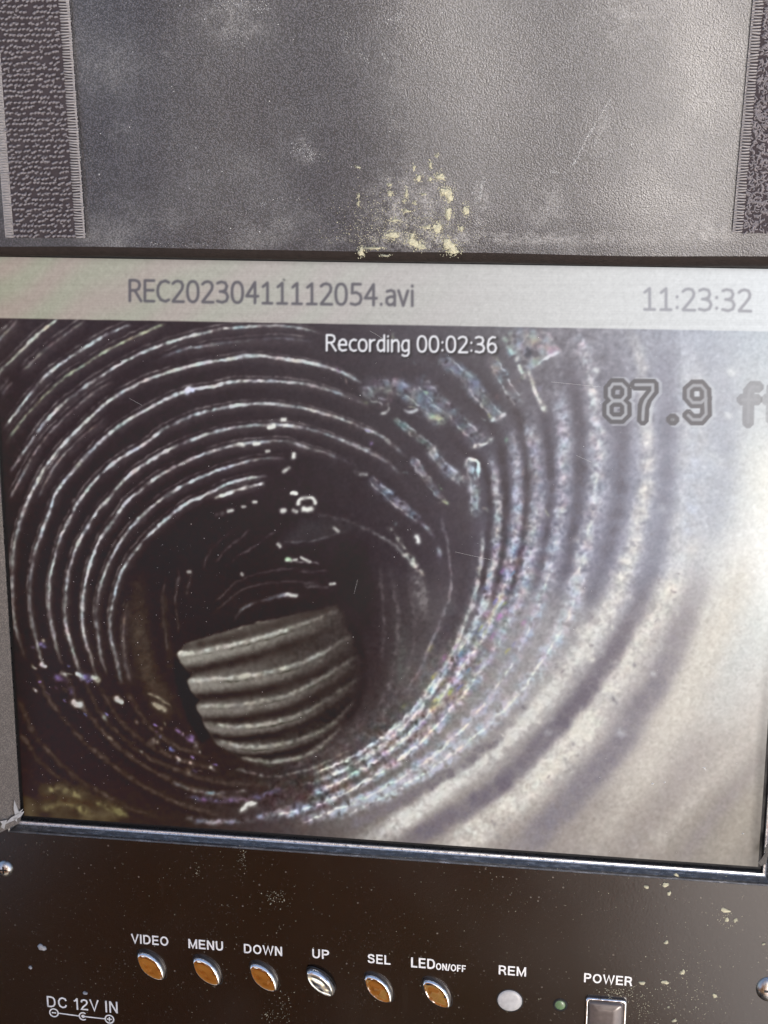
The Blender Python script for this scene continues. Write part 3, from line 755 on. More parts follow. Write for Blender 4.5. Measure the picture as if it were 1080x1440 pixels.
def make_display():
    NX, NY = 860, 664
    xs = np.linspace(-SW / 2, SW / 2, NX); ysv = np.linspace(-SH / 2, SH / 2, NY)
    XX, YY = np.meshgrid(xs, ysv)
    pc = (np.stack([XX, YY, np.zeros_like(XX)], 2) - CAM_P) @ CAM_R
    u = 540 + F_PX * pc[..., 0] / -pc[..., 2]; v = 720 - F_PX * pc[..., 1] / -pc[..., 2]
    img = paint_screen()
    c = sample(img, np.clip(u - X0, 0, WW - 1.01), np.clip(v - Y0, 0, HH - 1.01))
    lin = to_lin(c)
    # picture darkened by the estimated glare: the daylight on the glass adds to it
    gl = np.exp(-((1100 - u) / 150) ** 2) * np.clip((1000 - v) / 250, 0, 1)
    lin = np.maximum(lin - (0.013 + 0.09 * gl)[..., None], 0.0025)
    me = D.meshes.new('display')
    nv = NX * NY; nf = (NX - 1) * (NY - 1)
    me.vertices.add(nv)
    co = np.stack([XX, YY, np.zeros_like(XX)], 2).reshape(-1).astype(np.float32)
    me.vertices.foreach_set('co', co)
    i = (np.arange(NY - 1)[:, None] * NX + np.arange(NX - 1)[None, :]).reshape(-1)
    quads = np.stack([i, i + 1, i + NX + 1, i + NX], 1).reshape(-1).astype(np.int32)
    me.loops.add(nf * 4); me.polygons.add(nf)
    me.loops.foreach_set('vertex_index', quads)
    me.polygons.foreach_set('loop_start', (np.arange(nf) * 4).astype(np.int32))
    me.polygons.foreach_set('loop_total', np.full(nf, 4, np.int32))
    me.update(calc_edges=True)
    at = me.color_attributes.new('picture', 'FLOAT_COLOR', 'POINT')
    at.data.foreach_set('color', np.concatenate([lin.reshape(-1, 3), np.ones((nv, 1))], 1).reshape(-1).astype(np.float32))
    m, nt, b = material('lit_display')
    m.cycles.emission_sampling = 'NONE'
    k = N(nt)
    a = k.n('ShaderNodeAttribute'); a.attribute_name = 'picture'
    k.link(a.outputs['Color'], b.inputs['Emission Color'])
    b.inputs['Emission Strength'].default_value = 2 ** -1.0   # the picture is given at final exposure
    b.inputs['Base Color'].default_value = (0.006, 0.006, 0.007, 1)
    c0 = k.coord()
    k.link(k.ramp(k.noise(c0, 60, 4), 0.3, 0.7, 0.28, 0.32), b.inputs['Roughness'])
    b.inputs['Specular IOR Level'].default_value = 0.26
    return obj('display', me, m, monitor)
display = make_display()

# ---- front panel with its opening
PZ = 0.0024
PX0, PX1, PY0, PY1 = -0.104, 0.104, -0.1260, 0.0800
LO = 0.0021         # lip width
OX, OY = SW / 2 + 0.0009, SH / 2 + 0.0010

def rect_ring(profile):
    """sweep (outward offset, z) round the display opening with mitred corners"""
    V, F = [], []
    for o, z in profile:
        V += [(-OX - o, -OY - o, z), (OX + o, -OY - o, z), (OX + o, OY + o, z), (-OX - o, OY + o, z)]
    for i in range(len(profile) - 1):
        for k in range(4):
            a, b2 = i * 4 + k, i * 4 + (k + 1) % 4
            F.append((a, b2, b2 + 4, a + 4))
    return V, F

def make_panel():
    o = LO
    V = [(PX0, PY0, PZ), (PX1, PY0, PZ), (PX1, PY1, PZ), (PX0, PY1, PZ),
         (-OX - o, -OY - o, PZ), (OX + o, -OY - o, PZ), (OX + o, OY + o, PZ), (-OX - o, OY + o, PZ)]
    F = [(0, 1, 5, 4), (1, 2, 6, 5), (2, 3, 7, 6), (3, 0, 4, 7)]
    r, zb = 0.0012, -0.004
    V += [(PX0 - r, PY0 - r, PZ - r), (PX1 + r, PY0 - r, PZ - r), (PX1 + r, PY1 + r, PZ - r), (PX0 - r, PY1 + r, PZ - r)]
    V += [(PX0 - r, PY0 - r, zb), (PX1 + r, PY0 - r, zb), (PX1 + r, PY1 + r, zb), (PX0 - r, PY1 + r, zb)]
    for k in range(4):
        k2 = (k + 1) % 4
        F += [(8 + k, 8 + k2, k2, k), (12 + k, 12 + k2, 8 + k2, 8 + k)]
    return obj('front_panel', from_py('front_panel', V, F), PANEL, monitor)
panel = make_panel()
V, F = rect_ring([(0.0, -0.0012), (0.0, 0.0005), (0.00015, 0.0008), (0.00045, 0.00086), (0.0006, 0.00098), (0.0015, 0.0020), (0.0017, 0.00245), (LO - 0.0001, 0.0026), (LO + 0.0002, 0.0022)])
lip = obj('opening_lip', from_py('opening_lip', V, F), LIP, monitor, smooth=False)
gk = MB()
gk.add([(-OX - .001, -OY - .001, -.0006), (OX + .001, -OY - .001, -.0006), (OX + .001, OY + .001, -.0006), (-OX - .001, OY + .001, -.0006)], [(0, 1, 2, 3)])
gk.build('display_gasket', GASKET, monitor)

def make_shell():
    # moulded housing behind the panel, wedge that lies on the ground
    z0 = -0.004; V = []; F = []
    inset = 0.0
    prof = [(PX0 - .0008, PX1 + .0008, PY0 - .0008, PY1 + .0008, z0), (PX0 - .0008, PX1 + .0008, PY0 - .0008, PY1 + .0008, z0 - .018), (PX0 + .012, PX1 - .012, PY0 + .010, PY1 - .012, z0 - .030), (PX0 + .018, PX1 - .018, PY0 + .012, PY1 - .018, z0 - .046)]
    for a, b2, c, d, z in prof: V += [(a, c, z), (b2, c, z), (b2, d, z), (a, d, z)]
    for i in range(len(prof) - 1):
        for k in range(4):
            k2 = (k + 1) % 4
            F.append((i * 4 + k, (i + 1) * 4 + k, (i + 1) * 4 + k2, i * 4 + k2))
    n = (len(prof) - 1) * 4
    F.append((n, n + 3, n + 2, n + 1)); F.append((0, 1, 2, 3))
    return obj('rear_shell', from_py('rear_shell', V, F), SHELL, monitor)
make_shell()
# legs behind the shell, reaching the ground
Mi = M.inverted()
for sx in (-0.05, 0.05):
    for yl in (0.03, PY0 + .016):
        e0 = M @ Vector((sx, yl, -.048)); e1 = Vector((sx, e0.y + 0.01, 0.002))
        d = (e1 - e0).normalized(); s1 = Vector((0.006, 0, 0)); s2 = d.cross(Vector((1, 0, 0))) * 0.004
        VV = [Mi @ (p + q) for p in (e0, e1) for q in (-s1 - s2, s1 - s2, s1 + s2, -s1 + s2)]
        lg = MB(); lg.add(VV, [(0, 1, 2, 3), (7, 6, 5, 4), (0, 4, 5, 1), (1, 5, 6, 2), (2, 6, 7, 3), (3, 7, 4, 0)])
        lg.build('leg', SHELL, monitor)

# ---- printed lettering on the panel
def ell2(cx, cy, rx, ry, n=22): return [(cx + rx * math.cos(t), cy + ry * math.sin(t)) for t in np.linspace(0, 2 * math.pi, n + 1)]
PB = [(.085,0),(.085,.915),(.35,.915),(.50,.85),(.545,.70),(.50,.545),(.35,.475),(.085,.475)]
LETTER = {'I': (.17, [[(.085,0),(.085,1)]]), 'V': (.66, [[(.04,1),(.33,.06),(.62,1)]]), 'E': (.60, [[(.58,.915),(.085,.915),(.085,.085),(.60,.085)], [(.085,.51),(.55,.51)]]),
 'D': (.70, [[(.085,.085),(.085,.915),(.34,.915),(.50,.85),(.59,.70),(.61,.50),(.59,.30),(.50,.15),(.34,.085),(.05,.085)]]), 'O': (.76, [ell2(.38, .5, .30, .42)]),
 'M': (.80, [[(.085,0),(.085,1)], [(.10,.94),(.40,.08),(.70,.94)], [(.715,0),(.715,1)]]), 'N': (.66, [[(.085,0),(.085,1)], [(.11,.94),(.55,.06)], [(.575,0),(.575,1)]]),
 'U': (.66, [[(.085,1),(.085,.38),(.12,.20),(.21,.11),(.33,.085),(.45,.11),(.54,.20),(.575,.38),(.575,1)]]), 'W': (.94, [[(.04,1),(.25,.06),(.47,.92),(.69,.06),(.90,1)]]),
 'P': (.61, [PB]), 'R': (.64, [PB, [(.30,.475),(.43,.42),(.50,.30),(.54,.12),(.60,0)]]), 'L': (.54, [[(.085,1),(.085,.085),(.55,.085)]]),
 'S': (.64, [[(.55,.70),(.49,.85),(.32,.915),(.15,.86),(.09,.72),(.15,.60),(.32,.53),(.50,.46),(.57,.30),(.51,.14),(.33,.085),(.14,.13),(.07,.31)]]),
 'F': (.55, [[(.55,.915),(.085,.915),(.085,0)], [(.085,.49),(.49,.49)]]), '/': (.30, [[(.02,-.02),(.28,1.02)]]),
 'C': (.69, [[(.63,.68),(.55,.85),(.36,.915),(.18,.82),(.09,.62),(.09,.38),(.18,.18),(.36,.085),(.55,.15),(.63,.32)]]),
 '1': (.40, [[(.29,0),(.29,1)], [(.05,.74),(.18,.79),(.27,.92)]]), '2': (.57, [[(.08,.68),(.12,.84),(.28,.915),(.45,.86),(.50,.70),(.44,.54),(.20,.30),(.08,.085),(.56,.085)]]), ' ': (.22, [])}
def printed(s, px_l, px_r, py_b, py_cap, wt=.17, name='printed_word'):
    """lettering whose left end, right end, baseline and cap height are read off the photograph"""
    xl, yb = P(px_l, py_b, PZ); xr, _ = P(px_r, py_b, PZ); _, yc = P(px_l, py_cap, PZ)
    adv = 0; lines = []
    for ch in s:
        w, ps = LETTER[ch]
        lines += [[(adv + x, y) for x, y in p] for p in ps]
        adv += w + .12
    kx, ky = (xr - xl) / (adv - .12), yc - yb
    cx, cy = (xl + xr) / 2, (yb + yc) / 2
    mb = MB(); hwid = wt * ky / 2
    for q, ln in enumerate(lines):
        p = [Vector((xl + x * kx - cx, yb + y * ky - cy)) for x, y in ln]
        closed = (p[0] - p[-1]).length < 1e-7
        V = []; n = len(p)
        for i in range(n):
            a = p[i - 1] if i else (p[-2] if closed else None)
            b = p[i + 1] if i < n - 1 else (p[1] if closed else None)
            d0 = (p[i] - a).normalized() if a is not None else None
            d1 = (b - p[i]).normalized() if b is not None else None
            d0 = d0 if d0 is not None else d1; d1 = d1 if d1 is not None else d0
            m = Vector((-(d0.y + d1.y), d0.x + d1.x))
            m = m.normalized() if m.length > 1e-6 else Vector((-d0.y, d0.x))
            k = min(1.7, 1 / max(.3, m.dot(Vector((-d0.y, d0.x)))))
            z = q * .000004
            V += [(p[i].x + m.x * hwid * k, p[i].y + m.y * hwid * k, z), (p[i].x - m.x * hwid * k, p[i].y - m.y * hwid * k, z)]
        mb.add(V, [(2 * i, 2 * i + 1, 2 * i + 3, 2 * i + 2) for i in range(n - 1)])
    o = mb.build(name, INK, panel); o.location = (cx, cy, PZ + .00005)
    return o

printed('VIDEO', 185, 237, 1326, 1313)
printed('MENU', 265, 314, 1333, 1320)
printed('DOWN', 343, 397, 1340, 1327)
printed('UP', 439, 463, 1347, 1334)
printed('SEL', 517, 549, 1354, 1341)
printed('LED', 578, 612, 1360, 1346)
printed('ON/OFF', 613, 655, 1363.5, 1354)
printed('REM', 701, 740, 1370, 1357)
printed('POWER', 821, 889, 1381, 1368)
printed('DC 12V IN', 66, 166, 1416, 1400, .135)

def ring2d(mb, cx, cy, r0, r1, a0=0, a1=2 * math.pi, n=28, z=0.0):
    V = []; F = []
    for i in range(n + 1):
        a = a0 + (a1 - a0) * i / n
        V += [(cx + r0 * math.cos(a), cy + r0 * math.sin(a), z), (cx + r1 * math.cos(a), cy + r1 * math.sin(a), z)]
    for i in range(n): F.append((2 * i, 2 * i + 1, 2 * i + 3, 2 * i + 2))
    mb.add(V, F)
def bar2d(mb, x0, y0, x1, y1, w, z=0.0):
    d = Vector((x1 - x0, y1 - y0)); d.normalize(); nx, ny = -d.y * w / 2, d.x * w / 2
    mb.add([(x0 + nx, y0 + ny, z), (x0 - nx, y0 - ny, z), (x1 - nx, y1 - ny, z), (x1 + nx, y1 + ny, z)], [(0, 1, 2, 3)])
sym = MB(); U = 0.000152; zt = PZ + 0.00006
a = P(76, 1424, PZ); b_ = P(117, 1429, PZ); c_ = P(154, 1433, PZ)
for (x, y) in (a, c_): ring2d(sym, x, y, 5.6 * U, 7.8 * U, z=zt)
bar2d(sym, a[0] - 3.6 * U, a[1], a[0] + 3.6 * U, a[1], 2.2 * U, zt)
bar2d(sym, c_[0] - 4 * U, c_[1], c_[0] + 4 * U, c_[1], 2 * U, zt)
bar2d(sym, c_[0], c_[1] - 4 * U, c_[0], c_[1] + 4 * U, 2 * U, zt + 0.00002)
ring2d(sym, b_[0], b_[1], 5 * U, 7.2 * U, math.radians(50), math.radians(310), z=zt)
ring2d(sym, b_[0], b_[1], 0.0, 2.8 * U, z=zt + .00001, n=14)
bar2d(sym, a[0] + 7.6 * U, a[1], b_[0] - 7 * U, b_[1] , 2 * U, zt + .00001)
bar2d(sym, b_[0], b_[1], c_[0] - 7.6 * U, c_[1], 2 * U, zt + .00003)
sym.build('polarity_symbol', INK, panel)

# ---- lens shaped push buttons
def lens_outline(a, b, n=40):
    pts = []
    for i in range(n):
        t = 2 * math.pi * i / n
        cx, sy = math.cos(t), math.sin(t)
        x = a * math.copysign(abs(cx) ** 1.12, cx)
        y = b * math.copysign(abs(sy) ** 1.25, sy)
        pts.append((x, y))
    return pts
def lathe_lens(name, a, b, levels, mat, parent, cap=True, smooth=True):
    n = 40; V = []; F = []
    for s, ds, z in levels:
        V += [(x * s - 0, y * (s - ds), z) for x, y in lens_outline(a, b, n)]
    for i in range(len(levels) - 1):
        for k in range(n):
            k2 = (k + 1) % n
            F.append((i * n + k, i * n + k2, (i + 1) * n + k2, (i + 1) * n + k))
    if cap:
        V.append((0, 0, levels[-1][2])); c = len(V) - 1; q = (len(levels) - 1) * n
        for k in range(n): F.append((q + k, q + (k + 1) % n, c))
    return obj(name, from_py(name, V, F), mat, parent, smooth)
BUT = [(212, 1359), (290.5, 1366.5), (370.5, 1375), (451, 1382), (532, 1391), (614, 1398)]
BA, BB = 0.00420, 0.00228
TILT = [(-.01, .02), (.02, .0), (0, .0), (.75, .25), (-.01, -.01), (.01, -.02)]
b0 = None
for (bx, by), (tx_, ty_) in zip(BUT, TILT):
    x, y = P(bx, by, PZ + .001)
    if b0 is None:
        well = lathe_lens('button_well', BA * 1.10, BB * 1.16, [(1, 0, 0.00004), (.97, 0, 0.0001), (.93, 0, -.0002)], GASKET, monitor)
        cap_ = lathe_lens('push_button', BA, BB, [(1, 0, -.0004), (1, 0, .0008), (.985, .01, .00105), (.93, .06, .0014), (.86, .07, .00152), (.84, .075, .00150), (.55, .06, .00156), (.25, .03, .00159)], CHROME, monitor)
        mcap, mwell = cap_.data, well.data; b0 = cap_
    else:
        well = obj('button_well', mwell, None, monitor); cap_ = obj('push_button', mcap, None, monitor)
    ang = math.radians(-47)
    well.location = (x, y, PZ); cap_.location = (x, y, PZ)
    well.rotation_euler = (0, 0, ang); cap_.rotation_euler = (tx_ * .35, ty_ * .35, ang)
    well.parent = cap_; well.matrix_parent_inverse = Matrix.Identity(4); well.location = (0, 0, 0); well.rotation_euler = (0, 0, 0)

def disc(name, r, levels, mat, parent, loc, n=36, sy=1.0):
    V = []; F = []
    for s, z in levels: V += [(r * s * math.cos(2 * math.pi * i / n), r * s * sy * math.sin(2 * math.pi * i / n), z) for i in range(n)]
    for i in range(len(levels) - 1):
        for k in range(n):
            k2 = (k + 1) % n
            F.append((i * n + k, i * n + k2, (i + 1) * n + k2, (i + 1) * n + k))
    V.append((0, 0, levels[-1][1])); c = len(V) - 1; q = (len(levels) - 1) * n
    for k in range(n): F.append((q + k, q + (k + 1) % n, c))
    return obj(name, from_py(name, V, F), mat, parent, True, loc)
x, y = P(717, 1407, PZ)
rec = disc('remote_receiver', 17 * U, [(1.06, .00003), (1.02, .0001), (.98, .0002), (.93, .00026), (.6, .0003), (.55, .0003), (.3, .00031)], LENS, monitor, (x, y, PZ), sy=.95)
disc('receiver_ring', 17 * U, [(1.16, .00003), (1.10, .00012), (1.04, .00004)], GASKET, rec, (0, 0, 0), sy=.95)
x, y = P(788, 1413, PZ)
led = disc('indicator_light', 7.5 * U, [(1.0, .0001), (.9, .0002), (.5, .0003)], LED, monitor, (x, y, PZ))
disc('light_ring', 7.5 * U, [(1.4, .00003), (1.25, .00025), (1.05, .00025), (.95, .00005)], GASKET, led, (0, 0, 0))

# ---- square power button
def rrect(hw, hh, r, n=6):
    pts = []
    for cx, cy, a0 in ((hw - r, hh - r, 0), (-hw + r, hh - r, 90), (-hw + r, -hh + r, 180), (hw - r, -hh + r, 270)):
        for i in range(n + 1):
            a = math.radians(a0 + 90 * i / n); pts.append((cx + r * math.cos(a), cy + r * math.sin(a)))
    return pts
def rr_loft(name, levels, mat, parent, loc, cap=True):
    V = []; F = []; n = 28
    for hw, hh, r, z in levels: V += [(x, y, z) for x, y in rrect(hw, hh, r)]
    for i in range(len(levels) - 1):
        for k in range(n):
            k2 = (k + 1) % n
            F.append((i * n + k, i * n + k2, (i + 1) * n + k2, (i + 1) * n + k))
    if cap:
        V.append((0, 0, levels[-1][3])); c = len(V) - 1; q = (len(levels) - 1) * n
        for k in range(n): F.append((q + k, q + (k + 1) % n, c))
    return obj(name, from_py(name, V, F), mat, parent, True, loc)
x0, y0 = P(824, 1400, PZ); x1, y1 = P(880, 1441, PZ)
hw, hh = (x1 - x0) / 2, (x1 - x0) / 2 * .92
pb = rr_loft('power_button', [(hw, hh, .0008, 0.0), (hw, hh, .0008, .0007), (hw * .95, hh * .95, .0008, .0010), (hw * .88, hh * .88, .0007, .0009), (hw * .86, hh * .86, .0007, .0005)], CHROME, monitor, ((x0 + x1) / 2, y0 - hh, PZ), cap=False)
rr_loft('button_cap', [(hw * .85, hh * .85, .0006, .0004), (hw * .83, hh * .83, .0006, .0011), (hw * .74, hh * .74, .0005, .0014), (hw * .3, hh * .3, .0003, .0014)], CAPM, pb, (0, 0, 0))
# ---- panel screws
for (sx, sy, r) in ((7, 1221, 12), (1083, 1391, 18)):
    x, y = P(sx, sy, PZ)
    sc = disc('screw', r * U, [(1.1, .00003), (1.05, .0003), (.95, .0006), (.75, .0009), (.45, .00105), (.2, .0011)], SCREW, monitor, (x, y, PZ))
    cr = MB()
    bar2d(cr, -r * U * .5, 0, r * U * .5, 0, r * U * .2, .00113); bar2d(cr, 0, -r * U * .5, 0, r * U * .5, r * U * .2, .00114)
    cr.build('cross_recess', GASKET, sc)

# ================================================================== SUN HOOD
hood = empty('sun_hood', M)
tag(hood, 'dusty black leather sun hood with velcro strips framing the screen', 'hood')
AL = math.radians(8)
FY0, FZ0 = SH / 2 + 0.0002, 0.0065      # foot of the flat part of the top flap
fu = np.array([0, math.cos(AL), math.sin(AL)]); fn = np.array([0, -math.sin(AL), math.cos(AL)])
FO = np.array([0, FY0, FZ0])
flapM = Matrix(((1, 0, 0, 0), (0, fu[1], fn[1], FO[1]), (0, fu[2], fn[2], FO[2]), (0, 0, 0, 1)))
def PF(px, py, h=0.0):
    d = ray(px, py)
    t = ((FO + fn * h - CAM_P) @ fn) / (d @ fn)
    p = CAM_P + t * d - FO
    return float(p[0]), float(p @ fu)

STAINS = []
for (px, py, rx, ry, a) in [(575,295,75,62,.45),(330,32,56,36,.22),(880,25,60,36,.30),(428,213,20,20,.28),(590,338,120,18,.45),(992,324,48,20,.5),(768,295,34,52,.28),(556,110,20,150,.16),(760,335,230,11,.30),(150,95,40,52,.07),(840,180,22,50,.18),(676,285,12,36,.35)]:
    q = PF(px, py); STAINS.append((q[0], q[1], rx * .000145, ry * .000145, a))
LEATHER = leather('black_grained_leather', stains=STAINS)
def make_flap():
    # profile in flap coords (s along the flap, h out of it): flat, then rolls under at the foot
    R = 0.0034
    prof = [(0.125, 0.0), (0.09, 0.0), (0.06, 0.0), (0.03, 0.0), (0.012, 0.0), (0.006, -0.00005), (0.0036, -0.0002)]
    c_s, c_h = 0.0032, -0.0002 - R
    for i in range(1, 12):
        a = math.radians(90 + i * 11)
        prof.append((c_s + R * math.cos(a) * .95, c_h + R * math.sin(a)))
    prof += [(0.003, -0.0062), (0.012, -0.0066), (0.125, -0.0060)]
    xs = np.linspace(-0.104, 0.112, 161)
    V = []; F = []; FB = []
    n = len(prof)
    r = np.random.default_rng(3)
    for x in xs:
        for s, h in prof:
            wob = 0.00035 * math.sin(x * 61 + s * 40) + 0.0002 * math.sin(x * 143 + 1) + 0.00003 * math.exp(-((x - 0.0065) / 0.0022) ** 2)
            V.append((x, s + 0.00012 * math.sin(x * 90), h + wob))
    for i in range(len(xs) - 1):
        for k in range(n):
            k2 = (k + 1) % n
            (FB if 7 <= k <= 18 else F).append((i * n + k, (i + 1) * n + k, (i + 1) * n + k2, i * n + k2))
    F.append(tuple(range(n))); F.append(tuple(reversed([(len(xs) - 1) * n + k for k in range(n)])))
    me = from_py('top_flap', V, F)
    o = obj('top_flap', me, LEATHER, hood, True)
    o.matrix_local = flapM
    used = sorted({v for f in FB for v in f}); ix = {v: q for q, v in enumerate(used)}
    obj('edge_binding', from_py('edge_binding', [V[v] for v in used], [tuple(ix[v] for v in f) for f in FB]), BINDING, o, True)
    return o
flap = make_flap()
WOB = lambda x, s: 0.00035 * math.sin(x * 61 + s * 40) + 0.0002 * math.sin(x * 143 + 1) + 0.00003 * math.exp(-((x - 0.0065) / 0.0022) ** 2)

# ---- velcro
def arch(mb, x, y, z, r, ang, hgt, tw, lean=0.0):
    """a little yarn loop standing on the tape"""
    n, k = 6, 4
    V = []; F = []
    ca, sa = math.cos(ang), math.sin(ang)
    for i in range(n + 1):
        t = math.pi * i / n
        u = r * math.cos(t); h = hgt * math.sin(t); l = lean * math.sin(t)
        cx, cy, cz = x + u * ca - l * sa, y + u * sa + l * ca, z + h
        tu, th = -math.sin(t), math.cos(t) * hgt / max(r, 1e-6)
        for j in range(k):
            b = 2 * math.pi * j / k + .4
            du = math.cos(b) * math.cos(t); dh = math.cos(b) * math.sin(t); dv = math.sin(b)
            V.append((cx + tw * (du * ca - dv * sa), cy + tw * (du * sa + dv * ca), cz + tw * dh))
    for i in range(n):
        for j in range(k):
            j2 = (j + 1) % k
            F.append((i * k + j, i * k + j2, (i + 1) * k + j2, (i + 1) * k + j))
    mb.add(V, F)

def velcro(xl_b, xl_t, xr_b, xr_t, s_b, s_t, sel_l, sel_r, kind):
    """tape on the flap between two edges (bottom/top x), from s_b to s_t"""
    H = 0.0008
    lerp = lambda a, b, t: a + (b - a) * t
    mb = MB(); n = 24
    V = []; F = []
    for i in range(n + 1):
        t = i / n; s = lerp(s_b, s_t, t)
        a, b = lerp(xl_b, xl_t, t), lerp(xr_b, xr_t, t)
        wv = 0.00010 * math.sin(i * 1.9)
        V += [(a + wv, s, WOB(a, s) + .0001), (a + wv, s, WOB(a, s) + H), (b + wv, s, WOB(b, s) + H), (b + wv, s, WOB(b, s) + .0001)]
    for i in range(n):
        for k in range(3): F.append((i * 4 + k, i * 4 + k + 1, (i + 1) * 4 + k + 1, (i + 1) * 4 + k))
    F.append((0, 3, 2, 1))
    mb.add(V, F)
    tape = mb.build('velcro_strip', VELCRO_BASE, flap)
    L = s_t - s_b
    # woven selvedges
    for side, w in (('l', sel_l), ('r', sel_r)):
        if not w: continue
        sm = MB(); pitch = 0.00054
        for i in range(int(L / pitch)):
            t = (i + .5) * pitch / L; s = s_b + t * L
            e = lerp(xl_b, xl_t, t) if side == 'l' else lerp(xr_b, xr_t, t)
            c = e + (w / 2 if side == 'l' else -w / 2)
            j = random.gauss(0, .00005)
            arch(sm, c + j, s + random.gauss(0, .00003), WOB(c, s) + H - .00012, w / 2 * random.uniform(.94, 1.08), random.gauss(0, .06), .00038, random.uniform(.00017, .00022))
        SV = []
        for i in range(n + 1):
            t = i / n; s = lerp(s_b, s_t, t); e = lerp(xl_b, xl_t, t) if side == 'l' else lerp(xr_b, xr_t, t)
            e2 = e + (w if side == 'l' else -w)
            SV += [(min(e, e2) - .0001, s, WOB(e, s) + H + .00001), (max(e, e2) + .0001, s, WOB(e, s) + H + .00001)]
        sm.add(SV, [(2 * i, 2 * i + 1, 2 * i + 3, 2 * i + 2) for i in range(n)])
        tag(sm.build('selvedge', SELVEDGE, tape, True), kind='stuff')
    # pile
    pm_ = MB()
    if kind == 'loop':
        rp, cp = 0.00104, 0.00080
        rows_ = int((L - .0006) / rp)
        for i in range(rows_):
            t = (i + .4) * rp / L; s = s_b + t * L
            a, b = lerp(xl_b, xl_t, t) + sel_l, lerp(xr_b, xr_t, t) - sel_r
            x = a + .0004 + (i % 2) * cp * .5
            while x < b - .0003:
                if random.random() > .06:
                    arch(pm_, x + random.gauss(0, .00012), s + random.gauss(0, .00010), WOB(x, s) + H - .0001, random.uniform(.00020, .00028), random.gauss(.45, .16), random.uniform(.0005, .0009), random.uniform(.00022, .00028), random.gauss(0, .00012))
                if random.random() > .93:
                    arch(pm_, x + cp * .5 + random.gauss(0, .0002), s + rp * .5 + random.gauss(0, .00015), WOB(x, s) + H - .0001, random.uniform(.0002, .00036), random.uniform(0, 3.14), random.uniform(.0002, .0005), .00017, random.gauss(0, .0002))
                x += cp * random.uniform(.9, 1.1)
    else:
        nn = int(L * abs(xr_b - xl_b) / (0.00055 ** 2))
        for i in range(nn):
            t = random.random(); s = s_b + t * L
            a, b = lerp(xl_b, xl_t, t) + sel_l, lerp(xr_b, xr_t, t) - sel_r
            x = random.uniform(a + .0002, b)
            arch(pm_, x, s, WOB(x, s) + H - .0001, random.uniform(.00025, .0005), random.uniform(0, 3.14), random.uniform(.0002, .0005), random.uniform(.00012, .00017), random.gauss(0, .0002))
    tag(pm_.build('velcro_pile', VELCRO, tape, True), kind='stuff')
    return tape
# read the tape edges off the photograph on the flap's own plane
lb, lt = PF(9, 332, .0008), PF(-18, 0, .0008)
rb, rt = PF(119, 335, .0008), PF(95, 0, .0008)
ext = lambda p, q, s: p[0] + (q[0] - p[0]) * (s - p[1]) / (q[1] - p[1])
ST = 0.075
velcro(lb[0], ext(lb, lt, ST), rb[0], ext(rb, rt, ST), rb[1], ST, .0016, .0019, 'loop')
rb2, rt2 = PF(1031, 328, .0008), PF(1060, 0, .0008)
velcro(rb2[0], ext(rb2, rt2, ST), rb2[0] + .017, ext(rb2, rt2, ST) + .017, rb2[1], ST, .0017, .0017, 'felt')

# ---- side flaps: low leather walls leaning outwards
def side_flap(sgn, y_b, y_t, x_foot, hgt, lean):
    prof = [(0.0, 0.0), (lean * hgt * .3, hgt * .3), (lean * hgt * .7, hgt * .7), (lean * hgt, hgt), (lean * hgt + .0012, hgt + .0006), (lean * hgt + .0024, hgt), (.0026 + lean * hgt * .5, hgt * .5), (.0026, 0.0)]
    ys_ = np.linspace(y_b, y_t, 41); V = []; F = []; n = len(prof)
    for i, yv in enumerate(ys_):
        cut = 0.0
        for q, (o, z) in enumerate(prof):
            yy = yv
            if i == 0: yy = yv + .10 * z + .0004 * math.sin(q * 2.1)
            V.append((sgn * (x_foot + o + .0004 * math.sin(yv * 50) * (z / hgt)), yy, z + .0004))
    for i in range(len(ys_) - 1):
        for k in range(n):
            k2 = (k + 1) % n
            f = (i * n + k, (i + 1) * n + k, (i + 1) * n + k2, i * n + k2)
            F.append(f if sgn < 0 else f[::-1])
    F.append(tuple(range(n)) if sgn > 0 else tuple(reversed(range(n))))
    return obj('side_flap', from_py('side_flap', V, F), LEATHER_SIDE, hood, False)
lf = side_flap(-1, -SH / 2 - .0016, SH / 2 + .002, SW / 2 + 0.0007, 0.030, 0.35)
rf = side_flap(1, -SH / 2 + .0035, SH / 2 + .002, SW / 2 + 0.0013, 0.022, 0.9)

# ---- torn white backing at the corner of the left flap
tb = MB()
def on_flap(px, py, lift):
    d = ray(px, py); xf, ln = SW / 2 + .0007, .35
    t = -(CAM_P[0] + xf + ln * (CAM_P[2] - .0004)) / (d[0] + ln * d[2])
    return CAM_P + d * t * (1 - lift)
def shard(mb, pts, z, th=.00025):
    n = len(pts)
    V = [(x, y, z) for x, y in pts] + [(x, y, z + th) for x, y in pts]
    mb.add(V, [tuple(range(n, 2 * n)), tuple(reversed(range(n)))] + [(i, (i + 1) % n, n + (i + 1) % n, n + i) for i in range(n)])
for poly in ([(20,1125),(24,1135),(27,1143),(21,1146),(19,1137)], [(26,1142),(33,1137),(27,1146)],
             [(35,1140),(30,1148),(19,1154),(7,1159),(15,1150),(26,1144)], [(0,1155),(10,1153),(8,1158),(6,1166),(1,1163),(3,1159)], [(17,1150),(24,1149),(24,1156)]):
    n = len(poly)
    V = [on_flap(px, py, .0012) for px, py in poly] + [on_flap(px, py, .0024) for px, py in poly]
    tb.add(V, [tuple(range(n, 2 * n)), tuple(reversed(range(n)))] + [(i, (i + 1) % n, n + (i + 1) % n, n + i) for i in range(n)])
tb.build('torn_backing', WHITE_TEAR, hood)
tb2 = MB()
